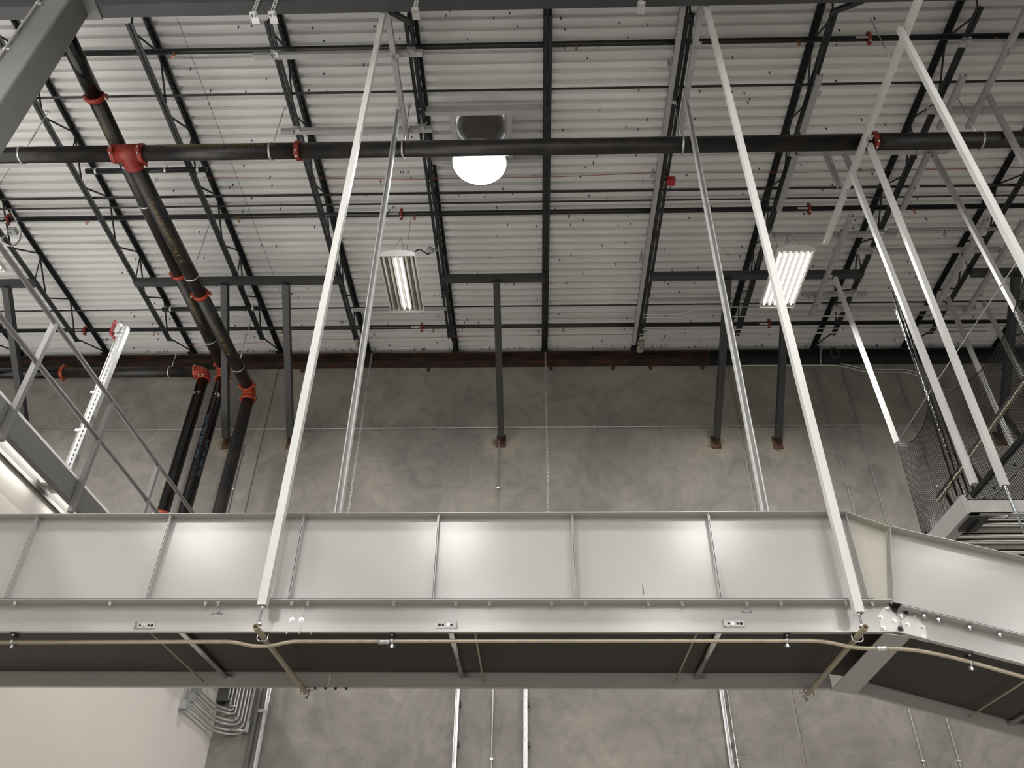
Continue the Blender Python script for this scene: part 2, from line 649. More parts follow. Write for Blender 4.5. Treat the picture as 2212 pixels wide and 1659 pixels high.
# ------------------------------------------------------------------ bar joists
Zb, Zt = 10.20, DECK - .011
BOT = [4.73, 5.82, 6.91, 8.0, 9.07, 10.05]
JL = {
    -6: 'dark bar joist whose end shows at the far left edge behind the handrails',
    -5: 'dark bar joist crossing the left edge, seating on the ledger above the slotted strobe post',
    -4: 'dark open-web bar joist close on the left of the pair of sloping fire pipes',
    -3: 'dark open-web bar joist just right of the pair of sloping fire pipes',
    -2: 'dark bar joist passing behind the two hanger struts, nearest left of the half-lit lamp',
    -1: 'dark bar joist between the half-lit fluorescent lamp and the round dome lamp',
    0: 'dark bar joist seen exactly edge-on, first right of the round dome lamp',
    1: 'dark bar joist carrying the red strobe and a pale cable raceway on its left',
    2: 'dark bar joist crossing just left of the fully lit fluorescent lamp',
    3: 'dark bar joist first to the right of the fully lit fluorescent lamp',
    4: 'dark bar joist farther right, above the top of the black safety net',
    5: 'dark bar joist only seen at the far right edge, outermost of the row',
}


def ell(mb, p0, p1, sx, sz, leg=.038, t=.005, gap=.0075):
    """one angle of a chord: vertical leg next to the joist centre plane, flat leg outward"""
    prof = [(sx * gap, 0), (sx * (gap + leg), 0), (sx * (gap + leg), sz * t), (sx * (gap + t), sz * t), (sx * (gap + t), sz * leg), (sx * gap, sz * leg)]
    return mb.sweep(prof, p0, p1)


JO = {}
for i, X in zip(range(-6, 6), JOIST_X):
    J = Thing('bar_joist', JL[i], 'joist', (X, 4.4, Zb), 'open web roof joists')
    JO[i] = J
    mb = MB()
    for sx in (-1, 1):
        ell(mb, (X, 4.32, Zt - .002), (X, 11.03, Zt - .002), sx, -1, .042)
    J.part('top_chord', mb, 'joist')
    mb = MB()
    for sx in (-1, 1):
        ell(mb, (X, 4.66, Zb), (X, 10.15, Zb), sx, 1)
    J.part('bottom_chord', mb, 'joist')
    tops = [(BOT[k] + BOT[k + 1]) / 2 for k in range(5)]
    for k in range(6):
        a = Vector((X, BOT[k], Zb + .012))
        l = Vector((X, tops[k - 1] if k else 4.50, Zt - .02))
        r = Vector((X, tops[k] if k < 5 else 10.95, Zt - .02))
        J.part('web_bar', MB().cyl(a - Vector((0, .02, 0)), l, .0125, 7), 'joist')
        J.part('web_bar', MB().cyl(a + Vector((0, .02, 0)), r, .0125, 7), 'joist')
    for k in (1, 3):                                     # short upright struts near the chord splices
        yy = tops[k]
        J.part('web_bar', MB().cyl((X, yy + .045, Zt - .02), (X, yy + .16, Zb + .02), .009, 6), 'joist')
    mb = MB()
    for sx in (-1, 1):
        ell(mb, (X, 10.86, Zt - .097), (X, 11.03, Zt - .097), sx, 1, .05)
    mb.prism([(X - .006, 10.80, Zt - .01), (X - .006, 11.0, Zt - .01), (X - .006, 11.03, Zt - .094), (X - .006, 10.85, Zt - .094)], (.012, 0, 0))
    J.part('bearing_seat', mb, 'joist')

# bracket brackets and raceway riding on the joist with the strobe
RW = Thing('cable_raceway', 'pale grey sheet metal cable raceway fixed along the left of a dark joist', 'raceway', (1.665, 4.5, 10.2))
RW.part('channel', MB().box(1.635, 1.690, 4.45, 10.35, 10.185, 10.25), 'strutgrey')
for px, py in ((1449, 145), (1411, 382), (1386, 562)):
    p = at(px, py, Z=10.22)
    RW.part('support_bracket', MB().box(p.x - .03, 1.70, p.y, p.y + .05, 10.25, 10.256).prism([(p.x - .03, p.y, 10.256), (p.x + .01, p.y, 10.256), (1.63, p.y, 10.40), (1.60, p.y, 10.40)], (0, .006, 0)), 'strutgrey')

# ------------------------------------------------------------------ bridging and thin lines along the ceiling
for (y, z, w, lab, mt) in ((5.60, 10.268, .032, 'thin dark bridging angle crossing above the dome lamp and over the bottom chords', 'joist'),
                           (7.16, 10.272, .040, 'brownish bridging bar, the upper of a close pair under the red wire', 'smallpipe'),
                           (7.33, 10.266, .030, 'thin bridging angle, the lower of a close pair under the red wire', 'joist'),
                           (9.43, 10.264, .028, 'thin bridging angle passing just below the two fluorescent lamps', 'joist')):
    mb = MB().sweep([(-w / 2, -.014), (w / 2, -.014), (w / 2, -.010), (-w / 2 + .004, -.010), (-w / 2 + .004, .014), (-w / 2, .014)], (-10.5, y, z), (9.6, y, z))
    solo('bridging_angle', mb, mt, lab, 'bridging', (0, y, z))
w1 = [at(p, q, Z=10.46) for p, q in ((438, 383), (560, 384), (900, 387), (1200, 382), (1440, 372), (1700, 373), (2000, 366), (2212, 362))]
solo('alarm_wire', MB().tube(w1, .0045, 5), 'redwire', 'thin red alarm wire strung across the deck beside the red strobe', 'wire', w1[0])
w2 = [at(p, q, Z=10.40) for p, q in ((395, 742), (450, 748), (560, 740), (640, 735), (900, 729), (1200, 724), (1380, 722))]
solo('alarm_wire', MB().tube(w2, .0035, 5), 'redwire', 'thin red wire sagging low along the end of the deck', 'wire', w2[0])
w3 = [at(p, q, Z=10.45) for p, q in ((383, 40), (500, 352), (612, 650))]
solo('suspended_cable', MB().tube(w3, .003, 5), 'tube', 'hair-thin grey cable running down the deck right of the sloping pipes', 'cable', w3[0])


# ------------------------------------------------------------------ fire sprinkler mains
PR = .094


def ring_profile(r, w=.062):
    return [(-w / 2, r - .004), (-w / 2, r + .012), (-w / 2 + .008, r + .021), (w / 2 - .008, r + .021), (w / 2, r + .012), (w / 2, r - .004)]


def coupling(T, c, axis, r, bolt_dir, mat='red', name='coupling', parent=None, w=.062, n=24):
    c, a = Vector(c), Vector(axis).normalized()
    mb = MB().lathe(c, a, ring_profile(r, w), n, caps=False)
    bd = Vector(bolt_dir)
    bd = (bd - a * bd.dot(a)).normalized()
    t = a.cross(bd)
    for sg in (-1, 1):
        q = c + bd * sg * (r + .028)
        mb.bar(q - t * .026, q + t * .026, .05 * min(1, w / .05), .034, bd)
    P = T.part(name, mb, mat, parent)
    for sg in (-1, 1):
        q = c + bd * sg * (r + .034)
        b = MB().cyl(q - t * .048, q + t * .05, .0075, 8).cyl(q + t * .026, q + t * .042, .014, 6, smooth=False).cyl(q - t * .042, q - t * .026, .014, 6, smooth=False)
        T.part('bolt', b, 'zinc', P)
    return P


def elbow(T, corner, d_in, d_out, r, mat, R=.15, name='elbow'):
    """fitting turning from -d_in side to d_out; returns nothing, ends carry couplings"""
    c = Vector(corner)
    a, b = Vector(d_in).normalized(), Vector(d_out).normalized()
    p1, p2 = c - a * R, c + b * R
    pts = [p1 * (1 - t) ** 2 + c * 2 * t * (1 - t) + p2 * t * t for t in [k / 10 for k in range(11)]]
    E_ = T.part(name, MB().tube(pts, r + .012, 20, caps=False), mat)
    coupling(T, p1 - a * .01, a, r, a.cross(b), mat, parent=E_)
    coupling(T, p2 + b * .01, b, r, a.cross(b), mat, parent=E_)


Zm = 9.35
mL, mR, tee = at(-40, 339.5, Z=Zm), at(2260, 297.5, Z=Zm), at(280, 334, Z=Zm)
ym = (mL.y + mR.y) / 2


def main_pt(px):
    p = at(px, 339 - px * .0185, Z=Zm)
    return Vector((p.x, ym, Zm))


FM = Thing('fire_main_pipe', 'long thick black fire main pipe crossing the whole view under the roof', 'pipe', (tee.x, ym, Zm))
cps = [main_pt(645), main_pt(1888)]
segs = [(-8.2, tee.x - .16), (tee.x + .16, cps[0].x - .004), (cps[0].x + .004, cps[1].x - .004), (cps[1].x + .004, 7.5)]
segp = []
for a, b in segs:
    segp.append(FM.part('pipe_length', MB().cyl((a, ym, Zm), (b, ym, Zm), PR, 28), 'pipe'))
for c in cps:
    coupling(FM, c, (1, 0, 0), PR, (0, -.5, -1))
TX = tee.x
mb = MB().cyl((TX - .15, ym, Zm), (TX + .15, ym, Zm), PR + .014, 28)
mb.lathe((TX, ym, Zm), (0, 1, 0), [(0, PR + .014), (.10, PR + .012), (.15, PR + .012)], 24, False)
TE = FM.part('tee_fitting', mb, 'red')
coupling(FM, (TX - .16, ym, Zm), (1, 0, 0), PR, (0, -.9, -.6), parent=TE)
coupling(FM, (TX + .16, ym, Zm), (1, 0, 0), PR, (0, -.9, -.6), parent=TE)
text_on_pipe('5275 STEEL PIPE HT-41181 ASTM PIPE STEEL 8 IN', .052, (TX + 1.75, ym, Zm), (1, 0, 0), (0, -1, -.05), PR, 'stencil_lettering', 'yellowink', FM, segp[1], True)

# branch from the tee to the wall, then down
XB = TX
rb = at(540, 846, Y=10.42)
TB = Thing('fire_riser_pipe', 'black fire pipe from the red tee to the wall, rightmost of the three risers', 'pipe', (rb.x, 10.42, 0))
cB = at(437, 636, Z=Zm)
pB = lambda t: Vector((TX + (rb.x - TX) * (t - ym) / (10.42 - ym), t, Zm))
dB = (pB(10.42) - pB(ym)).normalized()
coupling(TB, pB(ym + .165), dB, PR, (1, 0, .05), 'red')
s1 = TB.part('pipe_length', MB().cyl(pB(ym + .17), pB(cB.y), PR, 26), 'pipe')
s2 = TB.part('pipe_length', MB().cyl(pB(cB.y), pB(10.42 - .16), PR, 26), 'pipe')
coupling(TB, pB(cB.y), dB, PR, (1, 0, .05), 'redorange')
elbow(TB, (rb.x, 10.42, Zm), dB, (0, 0, -1), PR, 'redorange')
TB.part('pipe_length', MB().cyl((rb.x, 10.42, Zm - .16), (rb.x, 10.42, 0), PR, 26), 'pipe')
text_on_pipe('A53 PIPE STEEL 8 IN WALL HT 41181', .06, pB(6.35), dB, (.25, 0, -1), PR, 'stencil_lettering', 'yellowink', TB, s1, False)
text_on_pipe('41181 STEEL 5275 PIPE', .06, pB(8.72), dB, (.25, 0, -1), PR, 'stencil_lettering', 'yellowink', TB, s2, False)

# second sloping pipe, higher up
Za = 9.93
ra = at(486, 800, Y=10.61)
a0, a1 = at(150, 70, Z=Za), at(205, 210, Z=Za)
XA0 = at(205, 208, Z=Za).x
YA = 10.61
pA = lambda t: Vector((XA0 + (ra.x - XA0) * (t - 5.4) / (YA - 5.4), t, Za))
dA = (pA(YA) - pA(5.4)).normalized()
TA = Thing('fire_riser_pipe', 'black fire pipe passing above the main, middle of the three risers', 'pipe', (ra.x, YA, 0))
cA = [a1.y, at(383, 592, Z=Za).y]
lens_ = [(4.5, cA[0]), (cA[0], cA[1]), (cA[1], YA - .16)]
sp = [TA.part('pipe_length', MB().cyl(pA(a), pA(b), PR, 26), 'newpipe' if k == 0 else 'pipe') for k, (a, b) in enumerate(lens_)]
coupling(TA, pA(cA[0]), dA, PR, (1, 0, .05), 'red')
coupling(TA, pA(cA[1]), dA, PR, (1, 0, .05), 'redorange')
elbow(TA, (ra.x, YA, Za), dA, (0, 0, -1), PR, 'redorange')
rs = TA.part('pipe_length', MB().cyl((ra.x, YA, Za - .16), (ra.x, YA, 0), PR, 26), 'newpipe')
text_on_pipe('A53 PIPE STEEL 8', .055, pA(5.62), dA, (-.35, 0, -1), PR, 'stencil_lettering', 'yellowink', TA, sp[1], False)
text_on_pipe('PIPE STEEL 5275 A53', .055, pA(8.75), dA, (.3, 0, -1), PR, 'stencil_lettering', 'yellowink', TA, sp[2], False)
text_on_pipe('STEEL - OUR STEEL - MADE', .06, (ra.x, YA, 8.95), (0, 0, -1), (-.25, -1, 0), PR, 'stencil_lettering', 'blueink', TA, rs, False)
text_on_pipe('STEEL-PIPE-STEEL-PIPE', .06, (ra.x, YA, 8.5), (0, 0, -1), (.95, -.6, 0), PR, 'stencil_lettering', 'blueink', TA, rs, False)
text_on_pipe('t9', .11, (ra.x - .03, YA, at(478, 853, Y=YA).z), (1, 0, .12), (0, -1, -.1), .7, 'handwritten_lettering', 'whiteink', TA, rs, False).location.y += .7 - PR

# leftmost riser with the level pipe along the wall
r1 = at(444, 803, Y=10.78)
Z1 = r1.z
T1 = Thing('fire_riser_pipe', 'shiny black fire pipe running left along the wall top, leftmost riser', 'pipe', (r1.x, 10.78, 0))
c1 = at(138, 803, Y=10.78)
T1.part('pipe_length', MB().cyl((-10, 10.78, Z1), (c1.x, 10.78, Z1), PR, 26), 'newpipe')
T1.part('pipe_length', MB().cyl((c1.x, 10.78, Z1), (r1.x - .16, 10.78, Z1), PR, 26), 'pipe')
coupling(T1, (c1.x, 10.78, Z1), (1, 0, 0), PR, (0, -.4, 1), 'redorange')
elbow(T1, (r1.x, 10.78, Z1), (1, 0, 0), (0, 0, -1), PR, 'redorange')
rr = T1.part('pipe_length', MB().cyl((r1.x, 10.78, Z1 - .16), (r1.x, 10.78, 0), PR, 26), 'newpipe')
coupling(T1, (r1.x, 10.78, at(360, 1112, Y=10.78).z), (0, 0, 1), PR, (1, 0, 0), 'redorange')
text_on_pipe('tO', .085, (r1.x - .06, 10.78, at(430, 848, Y=10.78).z), (1, 0, .12), (0, -1, -.1), .7, 'handwritten_lettering', 'whiteink', T1, rr, False).location.y += .7 - PR


def pipe_hanger(c, axis, r, ztop, label, xo=0.0, mat='zinc', group='ring hangers of the fire pipes'):
    c, a = Vector(c), Vector(axis).normalized()
    H = Thing('pipe_hanger', label, 'hanger', (c.x, c.y, ztop), group)
    H.part('ring', MB().lathe(c, a, [(-.012, r + .003), (-.012, r + .008), (.012, r + .008), (.012, r + .003)], 24, False), 'galv')
    t = c + Vector((0, 0, r + .006))
    H.part('swivel_nut', MB().cyl(t, t + Vector((0, 0, .035)), .016, 6, smooth=False), 'zinc')
    H.part('rod', MB().cyl(t + Vector((0, 0, .03)), (c.x + xo, c.y, ztop), .0065, 8), mat)
    H.part('clamp', MB().box(c.x + xo - .022, c.x + xo + .022, c.y - .02, c.y + .02, ztop - .03, ztop), 'galv')


for px, lab in ((50, 'silver ring hanger on the fire main at the far left edge'),
                (586, 'silver ring hanger on the fire main just left of its plain red coupling'),
                (871, 'silver ring hanger on the fire main left of the dome lamp'),
                (1474, 'silver ring hanger on the fire main at the edge of the raceway joist'),
                (2120, 'silver ring hanger on the fire main near the right edge')):
    p = main_pt(px)
    pipe_hanger(p, (1, 0, 0), PR, 10.2, lab)
ya = at(310, 440, Z=Za).y
pipe_hanger(pA(ya), dA, PR, 10.45, 'silver ring hanger on the upper sloping pipe, nearer the tee')
pipe_hanger(pA(9.80), dA, PR, 10.45, 'silver ring hanger on the upper sloping pipe, near the wall')
pipe_hanger(pB(at(426, 596, Z=Zm).y), dB, PR, 10.45, 'silver ring hanger on the tee branch pipe beside its red coupling')
pipe_hanger(pB(at(518, 793, Z=Zm).y), dB, PR, 10.45, 'silver ring hanger on the tee branch pipe just above its elbow')
pp = at(368, 802, Y=10.78)
pipe_hanger((pp.x, 10.78, Z1), (1, 0, 0), PR, 10.45, 'silver ring hanger on the level pipe along the wall top')

# trapeze pipes carrying the upper sloping pipe
for (pa, pb, lab) in (((186, 369), (448, 367), 'short black trapeze pipe with clamps below the red tee'),
                      ((352, 669), (563, 665), 'short black trapeze pipe hung between joists near the wall end')):
    a, b = at(*pa, Z=10.12), at(*pb, Z=10.12)
    y = (a.y + b.y) / 2
    T = Thing('trapeze_pipe', lab, 'pipe', (a.x, y, 10.12))
    T.part('tube', MB().cyl((a.x, y, 10.12), (b.x, y, 10.12), .036, 14), 'smallpipe')
    for x in (a.x + .13, (a.x + b.x) / 2 + .25, b.x - .12):
        T.part('clamp', MB().lathe((x, y, 10.12), (1, 0, 0), [(-.018, .037), (-.018, .043), (.018, .043), (.018, .037)], 14, False).box(x - .012, x + .012, y - .012, y + .012, 10.16, 10.20), 'galv')

# three sprinkler branch lines
SPL = (((190, 119), (2212, 72), .034, 'black sprinkler branch pipe nearest the girder at the top',
        (1878, ), (380, 1244, 1723, 2150)),
       ((0, 472), (2212, 446), .037, 'black sprinkler branch pipe running just above the fluorescent lamps',
        (17, 867, 1747), (192, 519, 897, 1228, 1971)),
       ((0, 712), (2212, 697), .034, 'black sprinkler branch pipe nearest the concrete wall',
        (182, 911, 1661), (335, 612, 937, 1216)))
Zs = 10.385
for (pa, pb, r, lab, cpx, hpx) in SPL:
    a, b = at(*pa, Z=Zs), at(*pb, Z=Zs)
    y = (a.y + b.y) / 2
    T = Thing('sprinkler_branch_pipe', lab, 'pipe', (0, y, Zs))
    T.part('tube', MB().cyl((-9.6, y, Zs), (8.8, y, Zs), r, 14), 'smallpipe')

    def lin(px):
        return at(px, pa[1] + (pb[1] - pa[1]) * (px - pa[0]) / (pb[0] - pa[0]), Z=Zs).x
    for px in cpx:
        x = lin(px)
        coupling(T, (x, y, Zs), (1, 0, 0), r, (0, -.3, 1), 'red', w=.04, n=16)
        T.part('paper_tag', MB().box(x - .17, x - .03, y - .035, y - .033, Zs - .05, Zs - .01), 'paper')
    for px in hpx:
        x = lin(px)
        mb = MB().cyl((x, y, Zs - r + .005), (x, y, Zs - r - .018), .013, 10)
        mb.cyl((x, y, Zs - r - .018), (x, y, Zs - r - .03), .017, 6, smooth=False)
        h = T.part('sprinkler_head', mb, 'brass')
        mb = MB()
        for sg in (-1, 1):
            mb.tube(fillet([(x + sg * .01, y, Zs - r - .03), (x + sg * .019, y, Zs - r - .05), (x + sg * .004, y, Zs - r - .075)], .01, 3), .0035, 6)
        T.part('frame_arms', mb, 'brass', h)
        T.part('deflector', MB().cyl((x, y, Zs - r - .075), (x, y, Zs - r - .079), .02, 12), 'brass', h)

# ------------------------------------------------------------------ wall braces with their level tubes
HZ = 10.135
for (xa, xb, lab) in ((-9.15, -7.60, 'level dark steel tube at the far left behind the handrails'),
                      (-6.05, -2.93, 'level dark steel tube crossing behind the two sloping fire pipes'),
                      (-1.37, .18, 'level dark steel tube between the half-lit lamp and the edge-on joist'),
                      (1.76, 4.88, 'level dark steel tube passing behind the fully lit fluorescent lamp'),
                      (6.46, 8.00, 'level dark steel tube at the far right above the netting')):
    mb = MB().bar((xa, 8.68, HZ), (xb, 8.68, HZ), .1, .1)
    solo('brace_tube', mb, 'tube', lab, 'beam', (xa, 8.68, HZ), 'level tubes of the wall bracing')
BR = (((-8.02), (-8.42, 8.80), 'sloping grey wall brace behind the left handrails'),
      ((-4.66), FEET[0], 'sloping dark wall brace crossing behind the fire risers'),
      ((-3.73), FEET[1], 'sloping dark wall brace directly right of the fire risers'),
      ((-.55), FEET[2], 'sloping dark wall brace alone in the middle of the concrete wall'),
      ((2.89), FEET[3], 'sloping dark wall brace partly hidden behind the rear right strut'),
      ((3.75), FEET[4], 'sloping dark wall brace just left of the right front strut'),
      ((7.10), FEET[5], 'sloping dark wall brace hidden behind the black netting'))
for xt, (xf, zf), lab in BR:
    B_ = Thing('wall_brace', lab, 'brace', (xf, 11.05, zf), 'wall braces')
    top, foot = Vector((xt, 8.69, HZ - .055)), Vector((xf, 10.98, zf + .03))
    B_.part('tube', MB().bar(top, foot, .1, .1, (0, 1, 1)), 'tube')
    B_.part('foot_bracket', MB().box(xf - .075, xf + .075, 11.075, 11.098, zf - .13, zf + .10)
            .prism([(xf - .008, 11.075, zf + .06), (xf - .008, 11.075, zf - .10), (xf - .008, 10.93, zf - .01), (xf - .008, 10.93, zf + .07)], (.016, 0, 0)), 'rustplate')


# ------------------------------------------------------------------ lamps
def high_bay(cx, cy, cz, lit, label, power, ztop=DECK - .003):
    """six-lamp fluorescent high bay hung on a wire"""
    W_, L_ = .235, .53
    T = Thing('hanging_lamp', label, 'lamp', (cx, cy, cz), 'fluorescent high bay lamps')
    mb = MB()
    # curved white housing above, open below
    pr = [(-W_, -.02), (-W_ + .01, -.02), (-W_ + .01, .035), (W_ - .01, .035), (W_ - .01, -.02), (W_, -.02), (W_, .035), (.12, .075), (-.12, .075), (-W_, .035)]
    mb.sweep(pr, (cx, cy - L_, cz), (cx, cy + L_, cz))
    T.part('housing', mb, 'fixture')
    for s in (-1, 1):
        T.part('end_plate', MB().prism([(cx - W_, cy + s * L_, cz - .025), (cx + W_, cy + s * L_, cz - .025), (cx + W_, cy + s * L_, cz + .035),
                                        (cx + .12, cy + s * L_, cz + .08), (cx - .12, cy + s * L_, cz + .08), (cx - W_, cy + s * L_, cz + .035)], (0, s * .012, 0)), 'fixture')
    step = (2 * W_ - .03) / 6
    for k in range(6):
        x = cx - W_ + .015 + step * (k + .5)
        rp_ = [(-step / 2, -.012), (-step * .3, .022), (step * .3, .022), (step / 2, -.012), (step / 2, -.008), (step * .28, .026), (-step * .28, .026), (-step / 2, -.008)]
        T.part('reflector', MB().sweep(rp_, (x, cy - L_ + .01, cz), (x, cy + L_ - .01, cz)), 'reflector')
        T.part('lamp_tube', MB().cyl((x, cy - L_ + .04, cz), (x, cy + L_ - .04, cz), .016, 12), 'tube_on' if k in lit else 'tube_off')
        for s in (-1, 1):
            T.part('lamp_holder', MB().box(x - .011, x + .011, cy + s * (L_ - .028) - .012, cy + s * (L_ - .028) + .012, cz - .014, cz + .02), 'fixture')
    mb = MB()
    for s in (-1, 1):
        mb.tube([(cx, cy + s * (L_ - .05), cz + .078), (cx, cy, cz + .42)], .0022, 5)
        mb.tube([(cx + s * .10, cy - L_ + .02, cz + .075), (cx, cy - L_ + .1, cz + .42), (cx, cy, cz + .42)], .0022, 5)
    mb.tube([(cx, cy, cz + .42), (cx, cy, ztop)], .003, 5)
    T.part('suspension_wire', mb, 'tube')
    lit = list(lit)
    for k in lit:
        ld = bpy.data.lights.new('lamp_light', 'AREA')
        ld.shape = 'RECTANGLE'
        ld.size, ld.size_y = .032, 1.0
        ld.energy = power / len(lit)
        ld.color = (1.0, .975, .935)
        lo = bpy.data.objects.new('lamp_light', ld)
        COL.objects.link(lo)
        lo.location = (cx - W_ + .015 + step * (k + .5), cy, cz - .022)
    return T


PW = 330
FX = [(-1.765, 7.81), (3.365, 7.81)]
high_bay(-1.765, 7.82, 9.2, (2, 3), 'fluorescent high bay lamp with only its two middle tubes lit', PW * .5)
high_bay(3.365, 7.81, 9.2, range(6), 'fluorescent high bay lamp with all tubes lit behind the right strut', PW, 10.196)
high_bay(-7.27, 6.95, 9.2, range(6), 'fluorescent high bay lamp peeking in at the far left edge', PW * 1.45)
n = 0
for x, y in [(a, b) for b in (.95, -5.9, -12.75, -19.6, -26.4, -33.3) for a in (-12.0, -6.9, -1.7, 3.45, 8.6, 13.7) if b < -7 or -7 < a < 9] + [(-12.2, 6.95), (-12.2, .95), (8.6, 7.8)]:  # rows out of view; outer pair over the mezzanine added to brighten the left deck
    if True:
        n += 1
        ld = bpy.data.lights.new('unseen_hall_lamp', 'AREA')
        ld.shape = 'RECTANGLE'
        ld.size, ld.size_y = .44, 1.0
        ld.energy = PW * (1.45 if x < -6 and y > 0 else .75 if y > 0 else 2.0 if y < -7 else 1.0)
        ld.color = (1.0, .975, .935)
        lo = bpy.data.objects.new('unseen_hall_lamp', ld)
        COL.objects.link(lo)
        lo.location = (x, y, 9.17)

# outlet and cord feeding the half-lit lamp
p = at(929, 541, Z=10.18)
T = Thing('junction_box', 'round grey outlet box with a dark cord feeding the half-lit lamp', 'electrical box', p)
T.part('box', MB().lathe(p, (0, 0, -1), [(-.03, .05), (.02, .055), (.035, .045)], 16).box(p.x, p.x + .11, p.y - .012, p.y + .012, p.z + .01, p.z + .03), 'greyplastic')
T.part('outlet_face', MB().cyl(p + Vector((0, 0, -.035)), p + Vector((0, 0, -.04)), .03, 14), 'paper')
T.part('power_cord', MB().tube(fillet([p + Vector((0, 0, -.04)), p + Vector((-.02, -.01, -.10)), p + Vector((-.12, -.12, -.10)), p + Vector((-.13, -.45, -.5)), Vector((-1.50, 7.262, 9.265))], .12, 6), .009, 8), 'blackcable')

# dome lamp with its angle frame and mirror sheet
dc = at(1036, 352, Z=9.90)
zd = 10.05
T = Thing('dome_lamp', 'large round glaring white dome lamp in a steel frame, half behind the main pipe', 'lamp', (dc.x, dc.y, 9.9))
R_ = .335
pr = [(0, R_)] + [(-(.10) * math.sin(a), R_ * math.cos(a)) for a in [k * PI / 16 for k in range(1, 8)]] + [(-.10, .01)]
T.part('diffuser', MB().lathe((dc.x, dc.y, 9.9), (0, 0, 1), pr[::-1], 40), 'dome_on')
T.part('rim', MB().lathe((dc.x, dc.y, 9.9), (0, 0, 1), [(-.01, R_ + .002), (-.01, R_ + .014), (.03, R_ + .014), (.03, R_ + .002)], 40, False), 'galv')
xl, xr = -1.31, .13
ya_, yb_ = at(1036, 240, Z=10.24).y, at(1036, 346, Z=10.24).y
for y in (ya_, yb_):
    T.part('angle_frame', MB().box(xl, xr, y, y + .006, 10.245, 10.36).box(xl, xr, y, y + .06, 10.24, 10.246), 'strutgrey')
for px in (980, 1101):
    x = at(px, 280, Z=10.26).x
    T.part('side_rail', MB().box(x - .03, x + .03, ya_ + .02, yb_, 10.25, 10.256).box(x - .03, x - .024, ya_ + .02, yb_, 10.256, 10.34), 'strutgrey')
x0_, x1_ = at(986, 270, Z=10.3).x, at(1090, 270, Z=10.3).x
T.part('mirror_sheet', MB().box(x0_, x1_, ya_ + .03, yb_ - .01, 10.30, 10.306), 'darkmirror')
for sx in (-1, 1):
    T.part('drop_stem', MB().cyl((dc.x + sx * .22, dc.y + .02, 9.92), (dc.x + sx * .22, dc.y + .02, 10.30), .008, 8), 'galv')
T.part('canopy_ring', MB().lathe((dc.x, dc.y, 9.93), (0, 0, 1), [(0, .33), (.05, .25), (.08, .15)], 32), 'fixture')
ld = bpy.data.lights.new('dome_light', 'AREA')
ld.shape = 'DISK'
ld.size = .62
ld.energy = 60
ld.color = (.97, 1.0, 1.0)
lo = bpy.data.objects.new('dome_light', ld)
COL.objects.link(lo)
lo.location = (dc.x, dc.y, 9.785)

p = at(28, 500, Z=10.18)
T = Thing('junction_box', 'grey outlet box with looped flexible cable at the far left under the roof', 'electrical box', p)
T.part('box', MB().box(p.x - .05, p.x + .05, p.y - .05, p.y + .05, p.z - .03, p.z + .04), 'greyplastic')
T.part('flexible_conduit', MB().tube(fillet([p + Vector((-.02, 0, -.03)), p + Vector((-.10, -.05, -.22)), p + Vector((.10, .05, -.30)), p + Vector((.16, .02, -.05)), p + Vector((.02, -.25, .18))], .12, 6), .011, 8), 'galv')
p = at(1802, 762, Y=10.86)
rg = [p + Vector((.07 * math.cos(a), .02 * math.sin(a * 2), .11 * math.sin(a))) for a in [2 * PI * k / 20 for k in range(21)]]
T = Thing('cable_coil', 'coil of grey cable hanging on the dark ledger right of the lit lamp', 'cable', p)
T.part('coil', MB().tube(rg, .008, 6).tube([q + Vector((.018, -.02, -.012)) for q in rg], .008, 6), 'tube')
T.part('tail', MB().tube(fillet([p + Vector((-.05, -.02, .10)), p + Vector((-.20, -.05, .12)), p + Vector((-.26, -.02, -.10)), p + Vector((-.26, .05, -.22))], .1, 5), .007, 6), 'conduit')

# red strobe on the raceway joist
p = at(1449, 391, Z=10.15)
T = Thing('strobe_light', 'small red alarm strobe hanging from a dark joist beside the raceway', 'alarm', p)
T.part('box', MB().box(p.x - .055, p.x + .055, p.y - .05, p.y + .05, p.z - .04, p.z + .03), 'redplastic')
T.part('mounting_bracket', MB().box(p.x - .03, p.x + .03, p.y - .02, p.y + .02, p.z + .03, p.z + .05), 'galv')

# ------------------------------------------------------------------ painted struts under the joists (left pair of hangers)
def bracket(T, p, d=(1, 0, 0)):
    """angle clip with a bolt"""
    p = Vector(p)
    mb = MB().box(p.x - .035, p.x + .035, p.y - .03, p.y + .03, p.z, p.z + .006).box(p.x - .035, p.x - .029, p.y - .03, p.y + .03, p.z - .06, p.z)
    b = T.part('clip', mb, 'galv')
    T.part('bolt', MB().cyl(p + Vector((0, 0, -.05)), p + Vector((0, 0, .05)), .006, 6).cyl(p + Vector((0, 0, -.012)), p, .012, 6, smooth=False), 'zinc', b)


def xstrut(pa, pb, z, lab, clamps=(), extra=0.0, mat='strutgrey', y=None):
    a, b = at(*pa, Z=z), at(*pb, Z=z)
    yy = (a.y + b.y) / 2 if y is None else y
    T = Thing('strut_rail', lab, 'strut', (a.x, yy, z), 'level channel struts')
    T.part('channel', strut(MB(), (a.x, yy, z), (b.x + extra, yy, z), (0, 0, 1), UNIB), mat)
    for x in clamps:
        bracket(T, (x, yy - .03, z - .033))
        T.part('clamp_plate', MB().box(x - .05, x + .05, yy - .06, yy + .06, 10.185, 10.197).cyl((x + .035, yy - .045, z - .03), (x + .035, yy - .045, 10.185), .006, 6), 'galv')
    return T, yy


